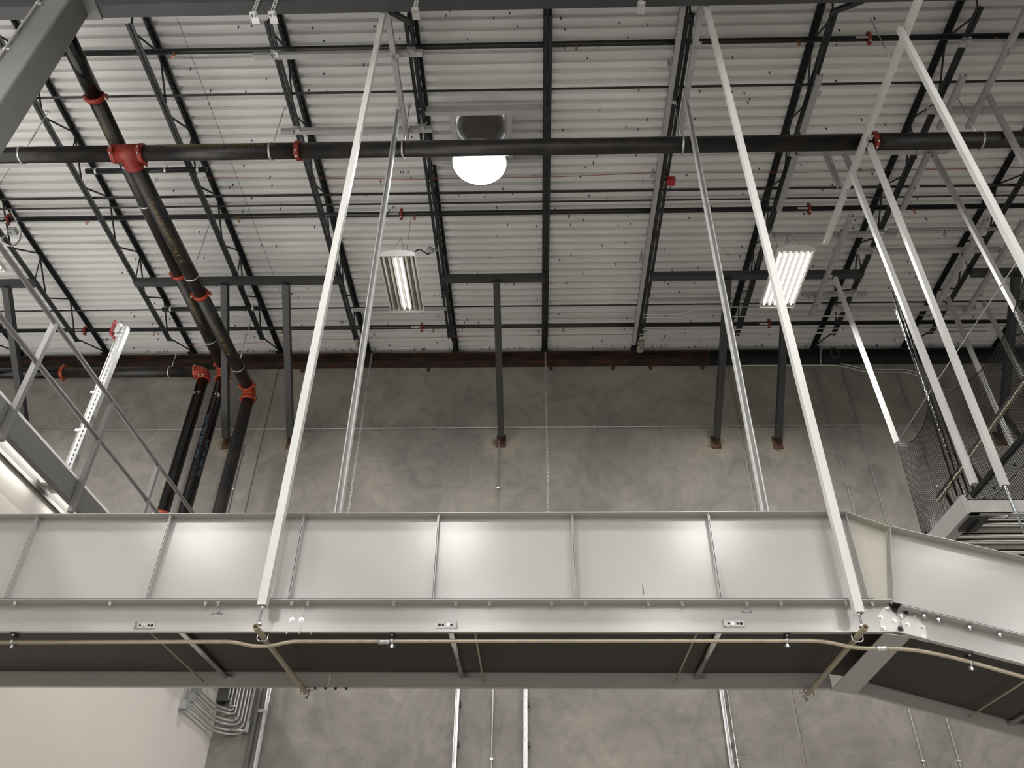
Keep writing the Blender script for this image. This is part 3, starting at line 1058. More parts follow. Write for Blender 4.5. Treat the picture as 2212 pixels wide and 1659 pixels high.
def ystrut(pa, pb, z, lab, mat='strutgrey', clips=(), back=0.0):
    a, b = at(*pa, Z=z), at(*pb, Z=z)
    x = (a.x + b.x) / 2
    T = Thing('strut_rail', lab, 'strut', (x, a.y, z), 'level channel struts')
    T.part('channel', strut(MB(), (x, max(a.y - back, 4.465) if z > 9.6 else a.y - back, z), (x, b.y, z), (0, 0, 1), UNIB), mat)
    for y in clips:
        bracket(T, (x + .03, y, z - .034))
    return T, x


def vstrut(top, bot, z, lab, mat='strutpaint', up=(0, 1, 0), zb=None, group='vertical hanger struts', rod=None, Y=None):
    """vertical hanger: upper end measured on level z, lower end on the same upright plane"""
    a = at(*top, Z=z) if Y is None else at(*top, Y=Y)
    b = at(*bot, Y=a.y)
    T = Thing('hanger_strut', lab, 'strut', b, group)
    T.part('channel', strut(MB(), a, b, up), mat)
    return T, a, b


ZX, ZY = 10.160, 10.097
xstrut((548, 119), (913, 117), ZX, 'pale level strut clamped under two joists beside the tall left strut top', (JOIST_X[4], JOIST_X[5]))
xstrut((607, 282), (934, 281), ZX, 'pale level strut just above the fire main, left of the dome lamp', (JOIST_X[4], JOIST_X[5]))
ystrut((838, 25), (877, 300), ZY, 'pale strut running toward the wall above the left pair of hangers', clips=(5.03, 5.95), back=.25)
ystrut((1513, 5), (1472, 290), ZY, 'pale strut running toward the wall above the right pair of hangers', clips=(4.95, 5.9), back=.3)
for px, lab in ((547, 'galvanised stub strut clamped on the girder right of the column'), (587, 'pale stub strut clamped on the girder over the joist behind the left struts'),
                (897, 'slotted stub strut clamped on the girder left of the dome lamp'), (1386, 'slotted stub strut clamped on the girder near its right half')):
    p = at(px, 34 - (px - 547) * .026, Y=4.24)
    T = Thing('hanging_stub_strut', lab, 'strut', p, 'stub struts on the girder')
    T.part('channel', perforated(MB(), p, p + Vector((0, 0, .75)), (0, 1, 0)), 'galv')
    T.part('clip', MB().box(p.x - .04, p.x + .04, 4.21, 4.34, p.z + .02, p.z + .028), 'galv')
    T.part('bolt', MB().cyl(p + Vector((.025, 0, -.03)), p + Vector((.025, 0, .05)), .006, 6).cyl(p + Vector((-.025, 0, -.03)), p + Vector((-.025, 0, .05)), .006, 6), 'zinc')
for pa, pb, lab in (((842, 24), (882, 46), 'short grey knee brace from the girder to the joist beside the left struts'),
                    ((1866, 0), (1795, 27), 'short dark knee brace from the girder to a joist at the upper right')):
    a, b = at(*pa, Z=10.02), at(*pb, Z=10.17)
    solo('knee_brace', MB().bar(a, b, .05, .05), 'tube', lab, 'brace', a)

# ------------------------------------------------------------------ the belt conveyor
YN, YF = 4.53, 5.55
Z0, Z1f, ZG = 3.228, 3.405, 3.972
XL, XB_ = -3.92, 1.93
SL = math.tan(math.radians(15.6))
XE = 4.6
CV = Thing('belt_conveyor', 'long pale enamelled belt conveyor hanging across the view and sloping down at right', 'conveyor', (0, (YN + YF) / 2, Z0))


def drop(x, z, x0=2.03):
    return z - max(0, x - x0) * SL


Z1s, ZGs = 3.378, 3.905


def frame_rail(x0, x1, s, y, name, slope=False):
    """channel: web at y, flanges on side s (-1 toward the viewer)"""
    mb = MB()
    t = .005
    f = lambda x, z: Vector((x, y, drop(x, z) if slope else z))
    H = (Z1s if slope else Z1f) - Z0
    lw = .075 if s < 0 else .040
    pr = [(0, 0), (.034, 0), (.034, t), (t, t), (t, H - t), (lw, H - t), (lw, H), (0, H)]
    pr = [(a * (-s), b) for a, b in pr]
    # u axis of sweep along +x with up z is d x up = (0,-1,0)
    pr = [(-a * -1, b) for a, b in pr]
    mb.sweep(pr, f(x0, Z0), f(x1, Z0), (0, 0, 1) if not slope else (SL, 0, 1))
    return CV.part(name, mb, 'cream')


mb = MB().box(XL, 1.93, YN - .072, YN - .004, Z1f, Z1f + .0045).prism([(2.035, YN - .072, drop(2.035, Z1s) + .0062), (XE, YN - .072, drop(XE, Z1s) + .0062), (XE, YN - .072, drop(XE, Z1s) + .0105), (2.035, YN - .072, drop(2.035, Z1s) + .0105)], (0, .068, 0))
CV.part('gap_shadow_strip', mb, 'dark')  # black strip drawn in as the shadow line between guards and frame lip
FR1 = frame_rail(XL, -1.3545, -1, YN, 'side_frame')
FR2 = frame_rail(-1.353, 2.030, -1, YN, 'side_frame')
FR3 = frame_rail(2.033, XE, -1, YN, 'side_frame', True)
frame_rail(XL, -1.412, 1, YF, 'side_frame')
frame_rail(-1.408, 1.968, 1, YF, 'side_frame')
frame_rail(2.13, XE, 1, YF, 'side_frame', True)
stif = [-3.92, -3.145, -2.293, -1.448, -.602, .232, 1.07, 1.915]


def guard(xa, xb, y, s, slope=False, tops=None):
    """sheet side guard with lips all round turned outward"""
    mb = MB()
    lip = .062 if s < 0 else .042
    za, zb = (Z1s + .011 if slope else Z1f + .005), ZGs if slope else ZG
    pt = lambda x, z: Vector((x, y, drop(x, z) if slope else z))
    xs_ = tops or (xa, xb)
    A, B, C, D = pt(xa, za), pt(xb, za), pt(xs_[1], zb), pt(xs_[0], zb)
    t = Vector((0, -s * .004, 0))
    o = Vector((0, s * lip, 0))
    mb.prism([A, B, C, D], t)
    for p, q in ((A, B), (B, C), (C, D), (D, A)):
        e = (q - p).normalized()
        nrm = Vector((0, 1, 0)).cross(e).normalized() * .0035
        cen = (A + B + C + D) / 4
        if (cen - p).dot(nrm) < 0:
            nrm = -nrm
        k = 1.0 if (p, q) in ((A, B), (C, D)) else .75
        mb.prism([p, q, q + o * k, p + o * k], nrm)
    return mb


for i in range(len(stif) - 1):
    CV.part('side_guard', guard(stif[i] + .002, stif[i + 1] - .002, YN, -1), 'cream')
CV.part('side_guard', guard(2.045, 2.95, YN, -1, True, (2.155, 3.06)), 'cream')
CV.part('side_guard', guard(2.955, XE, YN, -1, True, (3.065, XE + .1)), 'cream')
# wedge between the level and the sloping guards
zt = drop(2.15, ZGs)
mb = MB().prism([(1.925, YN + .004, Z1f + .02), (2.035, YN + .004, Z1f + .02), (2.148, YN + .004, zt), (1.92, YN + .004, ZG)], (0, .004, 0))
mb.prism([(1.92, YN + .004, ZG), (2.148, YN + .004, zt), (2.148, YN - .055, zt), (1.92, YN - .055, ZG)], (0, 0, -.004))
CV.part('wedge_guard', mb, 'creamdark', label='beige wedge panel at the bend')
CV.part('bend_filler', MB().prism([(2.02, YN + .001, Z0), (2.045, YN + .001, Z0), (2.10, YN + .001, drop(2.10, Z1s)), (2.02, YN + .001, Z1f)], (0, .004, 0)), 'cream')
CV.part('side_guard', guard(XL, 1.93, YF, 1), 'cream')
CV.part('side_guard', guard(2.13, XE, YF, 1, True), 'cream')
# belt, top run and return run
mb = MB()
for zt_, zz in ((Z1f + .03, Z1f + .038), (3.318, 3.326)):
    xs_ = (XL, 1.93, 2.06, XE)
    pts = [Vector((x, YN + .03, drop(x, zt_, 1.98))) for x in xs_]
    for a, b in zip(pts[:-1], pts[1:]):
        mb.prism([a, b, b + Vector((0, .96, 0)), a + Vector((0, .96, 0))], (0, 0, .008))
CV.part('belt', mb, 'belt')
mb = MB()
for xa_, xb_ in ((XL, 2.02), (2.04, XE)):
    mb.prism([(xa_, YN + .01, drop(xa_, Z1f - .02)), (xb_, YN + .01, drop(xb_, Z1f - .02)), (xb_, YN + .01, drop(xb_, Z1f - .014)), (xa_, YN + .01, drop(xa_, Z1f - .014))], (0, 1.0, 0))
CV.part('slider_bed', mb, 'dark')
# cross plate under the bend
mb = MB().prism([(1.955, YN - .02, Z0 - .004), (2.10, YN - .02, drop(2.10, Z0) - .004), (2.125, YF + .03, drop(2.12, Z0) - .006), (1.965, YF + .03, Z0 - .006)], (0, 0, .004))
CV.part('cross_plate', mb, 'cream')
# return rollers, adjuster plates and tie rods
for xr, xt_, sx in ((-2.122, -2.27, 1), (-.503, -.355, -1), (1.077, .93, 1), (3.05, 2.80, 1)):
    z = drop(xr, 3.30)
    CV.part('return_roller', MB().cyl((xr, YN + .008, z - .004), (xr, YF - .008, z - .004), .0175, 16), 'chrome')
    for sy in (YF - .03,):
        CV.part('roller_bracket', MB().box(xr + .02, xr + .05, sy, sy + .02, z - .02, z), 'zinc')
    zt_ = drop(xt_, 3.262)
    CV.part('tie_rod', MB().cyl((xt_, YN + .006, zt_), (xt_, YF - .006, zt_), .0058, 8), 'beige')
for px, py, sx in ((314, 1351, 1), (964, 1350, -1), (1586, 1347, 1)):
    p = at(px, py, Y=YN - .009)
    yp = YN - .0055
    pl = CV.part('adjuster_plate', MB().box(p.x - .058, p.x + .058, yp - .004, yp, p.z - .018, p.z + .018).box(p.x - sx * .058 - .003, p.x - sx * .058 + .003, yp - .02, yp, p.z - .018, p.z + .022), 'plate')
    CV.part('slot', MB().cyl((p.x + sx * .019, yp - .0048, p.z), (p.x + sx * .019, yp - .003, p.z), .007, 12).cyl((p.x + sx * .039, yp - .0048, p.z), (p.x + sx * .039, yp - .003, p.z), .009, 12)
            .box(p.x - sx * .022 - .015, p.x - sx * .022 + .015, yp - .0048, yp - .003, p.z - .004, p.z + .005), 'dark', pl)
    CV.part('bolt', hexbolt(MB(), (p.x - sx * .012, yp - .0048, p.z), (0, -1, 0), .0075, .006), 'zinc', pl)
b0 = None
bz = {}
BPX = ((30, 1310), (235, 1311), (442, 1311), (470, 1309), (628, 1312), (663, 1313), (850, 1312), (985, 1308), (1058, 1309), (1192, 1304), (1266, 1308), (1401, 1306), (1475, 1308), (1614, 1305), (1688, 1306), (1828, 1304), (1886, 1308))
for px, py in BPX:
    p = at(px, py, Y=YN - .04)
    if b0 is None:
        mbb = MB()
        mbb.cyl((p.x, p.y, Z1f - .005), (p.x, p.y, Z1f - .008), .0145, 12).cyl((p.x, p.y, Z1f - .008), (p.x, p.y, Z1f - .019), .0115, 6, smooth=False).cyl((p.x, p.y, Z1f - .019), (p.x, p.y, Z1f - .028), .0065, 8)
        b0 = CV.part('bolt', mbb, 'zinc')
        bx0 = p.x
    else:
        CV.clone(b0, (p.x - bx0, 0, 0))
for px, py in ((1997, 1330), (2028, 1340), (2093, 1349), (2158, 1365)):
    p = at(px, py, Y=YN - .04)
    CV.clone(b0, (p.x - bx0, 0, drop(p.x, Z1s) - Z1f))
# gusset plates at the bend
def plate(pts, y):
    return MB().prism([at(px, py, Y=y) for px, py in pts], (0, .006, 0))


G1 = CV.part('gusset_plate', plate(((1908, 1311), (1922, 1311), (1944, 1341), (1935, 1365), (1904, 1361), (1896, 1332)), YN - .008), 'gusset')
G2 = CV.part('gusset_plate', plate(((1946, 1342), (1962, 1330), (1985, 1335), (2001, 1361), (2003, 1387), (1957, 1374)), YN - .008), 'gusset')
for g, pts in ((G1, ((1902, 1334), (1917, 1316), (1932, 1341), (1908, 1356), (1946, 1330))), (G2, ((1960, 1349), (1993, 1355), (1994, 1376), (1975, 1331)))):
    for px, py in pts:
        CV.part('bolt', hexbolt(MB(), at(px, py, Y=YN - .008), (0, -1, 0), .009, .007), 'zinc', g)
for px, py in ((1932, 1317), (1957, 1322), (1980, 1322), (1945, 1358)):
    CV.part('bolt', hexbolt(MB(), at(px, py, Y=YN - .008), (0, -1, 0), .011, .008), 'tube')
# splice at the left: bolts and black marks
for px, py in ((631, 1339), (651, 1339)):
    CV.part('bolt', hexbolt(MB(), at(px, py, Y=YN - .0055), (0, -1, 0), .011, .008), 'zinc')
for pts in (((455, 1328), (464, 1324), (472, 1326), (481, 1326)), ((466, 1325), (476, 1321)), ((1602, 1321), (1612, 1324), (1622, 1323), (1624, 1318))):
    CV.part('pen_mark', MB().tube([at(px, py, Y=YN - .006) for px, py in pts], .0016, 5), 'tube')
CV.part('pen_mark', MB().tube([at(px, py, Y=YN - .005) for px, py in ((1387, 1264), (1390, 1274), (1391, 1284))], .0014, 5), 'tube')

for px, py in ((681, 1488), (703, 1488), (725, 1488), (748, 1488)):
    p = at(px, py, Y=YF + .02)
    CV.part('bolt', hexbolt(MB(), (p.x, YF + .018, Z0), (0, 0, -1), .009, .007), 'tube')
for px, py in ((618, 1370), (645, 1370), (671, 1370)):
    p = at(px, py, Y=YN - .02)
    CV.part('bolt', hexbolt(MB(), (p.x, YN - .02, Z0), (0, 0, -1), .006, .005), 'zinc')
# hangers of the conveyor: strut, threaded rod
HY = 4.405


def conveyor_hanger(top, bot, lab, zr):
    a, b = at(*top, Y=4.485), at(*bot, Y=HY)
    T = Thing('hanger_strut', lab, 'strut', b, 'vertical hanger struts')
    T.part('channel', strut(MB(), a + (a - b) * .02, b, (0, 1, 0)), 'strutpaint')
    T.part('threaded_rod', MB().cyl((b.x, HY, zr), (b.x, HY, b.z + .12), .0065, 8), 'bluerod')
    T.part('nut', MB().cyl((b.x, HY, b.z - .012), (b.x, HY, b.z), .0125, 6, smooth=False).cyl((b.x, HY, zr + .02), (b.x, HY, zr + .032), .0125, 6, smooth=False)
           .cyl((b.x, HY, zr + .016), (b.x, HY, zr + .02), .019, 12), 'zinc')
    return b


hb1 = conveyor_hanger((829, 25), (567, 1309), 'tall pale hanger strut in front of the conveyor, left of the half-lit lamp', 3.215)
hb2 = conveyor_hanger((1525, 12), (1855, 1325), 'tall pale hanger strut in front of the conveyor, across the fully lit lamp', 3.205)
HB = 5.625
for top, bot, lab in (((862, 232), (727, 1130), 'pale hanger strut behind the conveyor, close right of the tall left strut'),
                      ((1482, 215), (1657, 1130), 'pale hanger strut behind the conveyor, left of the fully lit lamp')):
    a, b = at(*top, Y=HB), at(*bot, Y=HB)
    b = a + (b - a) * ((a.z - 3.25) / (a.z - b.z))
    T = Thing('hanger_strut', lab, 'strut', b, 'vertical hanger struts')
    T.part('channel', strut(MB(), a, b, (0, -1, 0)), 'strutpaint')
# cross pipes carried by the rods
for b, far, lab in ((hb1, (662, 1497), 'tan cross pipe under the conveyor hung from the left struts'),
                    (hb2, (1742, 1502), 'tan cross pipe under the conveyor hung from the right struts')):
    f = at(*far, Z=3.205)
    x1 = b.x + (f.x - b.x) * 1.02
    T = Thing('cross_pipe', lab, 'pipe', (b.x, HY, 3.205), 'cross pipes under the conveyor')
    mb = MB().lathe((b.x, HY - .05, 3.205), Vector((x1 - b.x, f.y + .03 - HY + .05, 0)), [(0, .0165), (0, .013), (.05, .013)], 16, False)
    mb.cyl((b.x, HY - .05, 3.205), (x1, f.y + .03, 3.205), .0165, 16, caps=False)
    mb.cyl((b.x + (x1 - b.x) * .06, HY - .05 + (f.y + .08 - HY) * .06, 3.205), (b.x + (x1 - b.x) * .062, HY - .05 + (f.y + .08 - HY) * .062, 3.205), .013, 12)
    T.part('tube', mb, 'beige')
    for yy in (YN - .02, YF + .015):
        xx = b.x + (x1 - b.x) * (yy - HY) / (f.y - HY)
        mb = MB().tube([(xx - .03, yy, Z0 - .001), (xx - .03, yy, 3.19), (xx - .018, yy, 3.178), (xx + .018, yy, 3.178), (xx + .03, yy, 3.19), (xx + .03, yy, Z0 - .001)], .004, 6)
        T.part('u_bolt', mb, 'zinc')
    T.part('end_clip', MB().box(x1 - .045, x1 + .045, f.y - .01, f.y + .012, 3.222, 3.227).cyl((x1, f.y + .02, 3.15), (x1, f.y + .02, 3.226), .0065, 8).cyl((x1, f.y + .02, 3.17), (x1, f.y + .02, 3.185), .013, 6, smooth=False), 'zinc')

# conduit clipped under the near side frame
YC, ZC = 4.545, 3.180
def cpt(px, py, y=YC):
    return at(px, py, Y=y)


pts = [cpt(-60, 1387.5), cpt(505, 1386), cpt(545, 1396), cpt(585, 1396), cpt(625, 1385.5), cpt(1110, 1384.5), cpt(1780, 1384), cpt(1850, 1401), cpt(1965, 1401), cpt(2060, 1420), cpt(2260, 1476), cpt(2480, 1537)]
pts[2].z -= 0.0
E_T = Thing('electrical_conduit', 'tan conduit clipped along the underside of the long conveyor', 'conduit', (pts[0].x, YC, ZC))
E_T.part('tube', MB().tube(fillet(pts, .12, 6), .0115, 12), 'emt')
for px, py in ((830, 1386), (1905, 1401)):
    p = cpt(px, py)
    E_T.part('coupling', MB().lathe(p, (1, 0, 0), [(-.032, .013), (-.03, .0155), (-.012, .0155), (-.008, .0145), (.008, .0145), (.012, .0155), (.03, .0155), (.032, .013)], 14), 'galv')
for px, py in ((27, 1386), (847, 1384), (1700, 1383), (2097, 1432)):
    p = cpt(px, py)
    zt_ = drop(p.x, Z0) - (.007 if p.x > 2.03 else 0)
    c_ = E_T.part('clip_bracket', MB().box(p.x - .018, p.x + .018, YC + .0125, YC + .017, p.z - .034, zt_ - .001).box(p.x - .018, p.x + .018, YC - .03, YC + .017, zt_ - .005, zt_ - .001), 'tube')
    E_T.part('strap', MB().lathe((p.x, YC, p.z), (1, 0, 0), [(-.007, .0118), (-.007, .0145), (.007, .0145), (.007, .0118)], 14, False).box(p.x - .007, p.x + .007, YC + .009, YC + .0125, p.z - .036, p.z - .012), 'galv')
    E_T.part('bolt', MB().cyl((p.x, YC - .015, zt_ - .014), (p.x, YC - .015, zt_ - .001), .0065, 8).cyl((p.x, YC + .0125, p.z - .026), (p.x, YC + .004, p.z - .026), .006, 8), 'zinc', c_)

# ------------------------------------------------------------------ mezzanine edge, handrail, strip lamps
XR = -3.965
fz0, fz1 = 4.905, 5.098
mb = MB().box(XR - .006, XR, -2, 10.8, fz0, fz1).box(XR - .06, XR - .006, -2, 10.8, fz1 - .006, fz1).box(XR - .06, XR - .006, -2, 10.8, fz0, fz0 + .006)
T = Thing('mezzanine_fascia', 'grey steel channel edging the mezzanine above the white wall', 'fascia', (XR, 5, fz0))
T.part('channel', mb, 'fascia')
zt_r, zm_r = 5.955, 5.54
RL = Thing('handrail', 'grey two-rail steel handrail along the mezzanine edge at left', 'railing', (XR, 5, fz1))
mb = MB().cyl((XR + .024, 2.0, zt_r), (XR + .024, 10.6, zt_r), .021, 14)
RL.part('top_rail', mb, 'rail')
RL.part('mid_rail', MB().cyl((XR + .024, 2.0, zm_r), (XR + .024, 10.6, zm_r), .021, 14), 'rail')
for y in (2.6, 3.74, 4.89, 6.01, 7.14, 8.28, 9.4, 10.5):
    RL.part('post', MB().sweep([(-.022, -.022), (.022, -.022), (.022, .022), (-.022, .022)], (XR + .024, y, 4.80), (XR + .024, y, zt_r - .015), (0, 1, 0)), 'rail')
for (ya2, yb2, lab) in ((3.45, 4.70, 'slim white strip lamp under the mezzanine edge at the left picture border'),
                        (4.86, 5.94, 'slim white strip lamp under the mezzanine edge, second one toward the wall'),
                        (6.03, 7.10, 'slim white strip lamp under the mezzanine edge, next to the conveyor top'),
                        (7.2, 8.3, 'slim white strip lamp under the mezzanine edge hidden low behind the conveyor')):
    if ya2 > 7.15:
        continue
    T = Thing('strip_lamp', lab, 'lamp', (-4.19, ya2, 5.0), 'strip lamps under the mezzanine')
    T.part('cover', MB().sweep([(-.05, .04), (-.05, 0), (-.03, -.025), (.03, -.025), (.05, 0), (.05, .04)], (-4.19, ya2 + .05, 5.053), (-4.19, yb2 - .05, 5.053)), 'strip_on')
    ld = bpy.data.lights.new('strip_light', 'AREA')
    ld.shape, ld.size, ld.size_y, ld.energy, ld.color = 'RECTANGLE', .05, .9, 4.0, (1.0, .975, .92)
    lo = bpy.data.objects.new('strip_light', ld)
    COL.objects.link(lo)
    lo.location = (-4.19, (ya2 + yb2) / 2, 5.018)
    for y in (ya2, yb2 - .05):
        T.part('end_cap', MB().sweep([(-.055, .04), (-.055, -.003), (-.033, -.03), (.033, -.03), (.055, -.003), (.055, .04)], (-4.19, y, 5.053), (-4.19, y + .05, 5.053)), 'fixture')

# slotted post with a fire strobe
PX = -4.10
pt_ = at(272, 708, X=PX)
T = Thing('strobe_post', 'tall bright galvanised slotted strut post behind the handrail with red strobe on top', 'post', (PX, pt_.y, 5.085))
T.part('channel', perforated(MB(), (PX, pt_.y, 5.132), (PX, pt_.y, pt_.z), (0, 1, 0), h=.03), 'galv')
T.part('conduit', MB().cyl((PX - .048, pt_.y - .01, 5.132), (PX - .048, pt_.y - .01, pt_.z - .10), .011, 10), 'conduit')
for z in (5.62, 6.05, 6.75):
    T.part('strap', MB().box(PX - .075, PX - .02, pt_.y - .034, pt_.y - .026, z, z + .02).cyl((PX - .048, pt_.y - .01, z), (PX - .048, pt_.y - .01, z + .02), .015, 10), 'zinc')
bx = T.part('back_box', MB().box(PX - .085, PX - .032, pt_.y - .05, pt_.y + .05, pt_.z - .10, pt_.z + .02), 'galv')
T.part('strobe', MB().box(PX - .105, PX - .085, pt_.y - .07, pt_.y + .065, pt_.z - .125, pt_.z + .045), 'redplastic')
T.part('strobe_lens', MB().lathe((PX - .105, pt_.y - .01, pt_.z - .05), (-1, 0, 0), [(0, .028), (.015, .024), (.022, .01)], 14), 'paper')

# ------------------------------------------------------------------ boxes and bent conduits at the corner under the conveyor
bxs = []
for k, (px, py) in enumerate(((399, 1523), (412, 1507), (426, 1490))):
    p = at(px, py, X=XW + .05)
    lab = ('grey junction box on the white wall, lowest of three', 'grey junction box on the white wall, middle of three', 'grey junction box on the white wall, topmost of three')[k]
    T = Thing('junction_box', lab, 'electrical box', (XW, p.y, p.z), 'junction boxes on the white wall')
    T.part('box', MB().box(XW + .001, XW + .085, p.y - .052, p.y + .052, p.z - .05, p.z + .05), 'greyplastic')
    T.part('cover', MB().box(XW + .085, XW + .09, p.y - .054, p.y + .054, p.z - .052, p.z + .052), 'greyplastic')
    T.part('feed_conduit', MB().cyl((XW + .04, p.y - .01, p.z + .05), (XW + .04, p.y - .01, p.z + .9), .011, 8), 'conduit')
    bxs.append(p)
base_x = at(500, 1490, Y=11.06).x
cz0 = at(430, 1497, X=XW + .04)
hx = [at(px, 1485, Y=11.06).x for px in (500, 507, 514, 520, 528, 536, 543, 550, 556)]
ORD = ('first', 'second', 'third', 'fourth', 'fifth', 'sixth')
for k in range(6):
    b = bxs[2 - k // 2]
    zz = b.z + (.025 if k % 2 == 0 else -.025)
    yy = 11.055 - .003 * (k % 2)
    pts = [(XW + .045, b.y + .06, zz), (XW + .045, yy - .20, zz - .02), (XW + .18, yy, zz - .03), (hx[k + 2] , yy, zz - .03), (hx[k + 2] , yy, 8.0 - 2.2)]
    solo('bent_conduit', MB().tube(fillet(pts, .17, 6), .0135, 10), 'conduit', 'galvanised conduit bending from the white wall up the concrete, %s from the top' % ORD[k], 'conduit', pts[0], 'bent conduits in the corner')
for k in range(2):
    x = hx[k]
    pts = [(XW + .20 + .07 * k, 11.025, at(480, 1512 + 14 * k, Y=11.05).z), (x, 11.025, at(480, 1512 + 15 * k, Y=11.05).z), (x, 11.025, 5.8)]
    solo('bent_conduit', MB().tube(fillet(pts, .12, 6), .0115, 10), 'conduit', ('short galvanised conduit elbow hugging the corner, nearest the grey duct', 'short galvanised conduit elbow second from the grey duct')[k], 'conduit', pts[1], 'bent conduits in the corner')
p = at(536, 1571, Y=11.04)
T = Thing('conduit_body', 'grey conduit outlet body at the foot of the outermost corner conduit', 'electrical box', p)
T.part('body', MB().box(p.x - .022, p.x + .022, 11.0, 11.04, p.z - .07, p.z + .07), 'greyplastic')
T.part('riser', MB().tube([(p.x, 11.02, p.z + .07), (p.x, 11.02, 5.8)], .012, 10), 'conduit')
T.part('side_conduit', MB().cyl((p.x - .022, 11.02, p.z - .045), (XW + .25, 11.02, p.z - .04), .011, 10), 'conduit')
p = at(488, 1500, Y=11.05)
T = Thing('cable_duct', 'grey rectangular cable duct standing in the corner above the bent conduits', 'duct', (p.x, 11.02, p.z))
T.part('duct', MB().box(p.x - .085, p.x + .05, 10.98, 11.09, p.z - .10, 6.0), 'fascia')
T.part('cable_gland', MB().lathe((p.x - .03, 11.03, p.z - .10), (0, 0, -1), [(0, .05), (.02, .05), (.03, .03)], 14), 'dark')
# tall strut frame right of the corner
a = at(583, 1485, Y=11.0)
T = Thing('wall_strut', 'bright galvanised channel strut standing on the wall right of the corner conduits', 'strut', (a.x, 11.02, 0))
T.part('channel', strut(MB(), (a.x, 11.02, 0), (a.x, 11.02, 5.6), (0, -1, 0)), 'galv')
T.part('back_channel', MB().box(a.x - .14, a.x - .10, 11.0, 11.08, 0, 5.6), 'fascia')
for px, py in ((563, 1533),):
    z = at(px, py, Y=11.0).z
    T.part('cross_tie', MB().box(a.x - .10, a.x - .02, 11.0, 11.03, z - .03, z + .01), 'strutgrey')

# ------------------------------------------------------------------ conduits on the far wall
YW = WALL_Y - .018


def wall_conduit(pts, lab, r=.010, straps=True, fil=.1):
    P_ = [at(px, py, Y=YW) for px, py in pts]
    T = Thing('wall_conduit', lab, 'conduit', P_[0], 'thin conduits on the concrete wall')
    T.part('tube', MB().tube(fillet(P_, fil, 5) if len(P_) > 2 else P_, r, 8), 'conduit')
    if straps:
        tot = (P_[-1] - P_[0]).length
        k = max(1, int(tot / 1.2))
        for i in range(1, k + 1):
            q = P_[0] + (P_[-1] - P_[0]) * (i / (k + 1)) if len(P_) == 2 else P_[min(i, len(P_) - 1)]
            T.part('strap', MB().box(q.x - .02, q.x + .02, YW - .013, WALL_Y, q.z - .02, q.z + .02), 'zinc')
    return T


hz = at(1000, 924, Y=YW).z
T = Thing('wall_conduit', 'long level conduit running across the whole concrete wall', 'conduit', (0, YW, hz), 'thin conduits on the concrete wall')
T.part('tube', MB().cyl((-9, YW, hz), (9, YW, hz), .0105, 8), 'conduit')
for px in (598, 934, 1285, 1598, 1640):
    x = at(px, 924, Y=YW).x
    T.part('strap', MB().box(x - .012, x + .012, YW - .013, WALL_Y, hz - .02, hz + .02), 'zinc')


def vert(px, py, zt, lab, zb=0.0, **k):
    p = at(px, py, Y=YW)
    zt = at(px, zt, Y=YW).z if zt > 20 else zt
    T = Thing('wall_conduit', lab, 'conduit', (p.x, YW, zb), 'thin conduits on the concrete wall')
    T.part('tube', MB().cyl((p.x, YW, zb), (p.x, YW, zt), k.get('r', .010), 8), 'conduit')
    for z in (3.95, 5.2, 6.6, 7.9):
        if z < zt:
            T.part('strap', MB().box(p.x - .02, p.x + .02, YW - .013, WALL_Y, z, z + .022), 'zinc')


vert(1076, 1040, 952, 'upright conduit dropping from the foot of the middle wall brace')
vert(1806, 960, 801, 'upright conduit first right of the right front strut')
vert(1867, 960, 796, 'upright conduit second right of the right front strut')
vert(1975, 912, 805, 'upright conduit third right of the right front strut, entering the netting')
vert(535, 930, 960, 'upright conduit between the middle and right fire risers')
# pair of conduits along the ledger at right
for k, lab in ((0, 'upper of two conduits snaking under the ledger at the upper right'), (1, 'lower of two conduits snaking under the ledger at the upper right')):
    o = 5.5 * k
    wall_conduit([(1585, 784 + o), (1812, 783 + o), (1868, 798 + o), (1965, 798 + o), (2010, 818 + o)], lab, .011, False, .25)
# struts and conduits on the wall below the conveyor
for px, py, lab in ((985, 1570, 'galvanised wall strut below the conveyor, left of the middle conduit'),
                    (1135, 1570, 'galvanised wall strut below the conveyor, right of the middle conduit'),
                    (1569, 1570, 'galvanised wall strut below the conveyor near its right cross pipe')):
    p = at(px, py, Y=11.04)
    T = Thing('wall_strut', lab, 'strut', (p.x, 11.05, 0))
    T.part('channel', strut(MB(), (p.x, 11.055, 0), (p.x, 11.055, 5.4), (0, -1, 0)), 'galv')
    for z in (4.1, 4.6):
        T.part('standoff', MB().box(p.x + .02, p.x + .05, 11.04, WALL_Y, z, z + .06), 'tube')
vert(1583, 1575, 5.4, 'upright conduit close beside the right wall strut below the conveyor')

# ------------------------------------------------------------------ hanging chains
def chain(px, py, Y, z0, z1, lab, r=.0042):
    p = at(px, py, Y=Y)
    mb = MB()
    pitch, hw, hl = .034, .012, .023
    n_ = int((z0 - z1) / pitch)
    for i in range(n_):
        zc = z0 - i * pitch
        flat = i % 2
        ring = []
        for k in range(8):
            a = 2 * PI * (k + .5) / 8
            ring.append((math.cos(a) * hw, math.sin(a) * hl))
        loop = [Vector((p.x + (u if not flat else u * .25), Y + (u * .25 if not flat else u), zc + w)) for u, w in ring]
        loop.append(loop[0])
        mb.tube(loop, r, 4, caps=False)
    solo('hanging_chain', mb, 'galv', lab, 'chain', (p.x, Y, z1))


chain(780, 920, 10.55, 10.2, 4.9, 'thin steel chain hanging right of the two left hanger struts')
chain(1181, 920, 10.55, 10.2, 4.9, 'thin steel chain hanging from the end of the edge-on joist')
chain(1612, 925, 9.2, 10.2, 4.4, 'thin steel chain hanging along the rear right hanger strut')

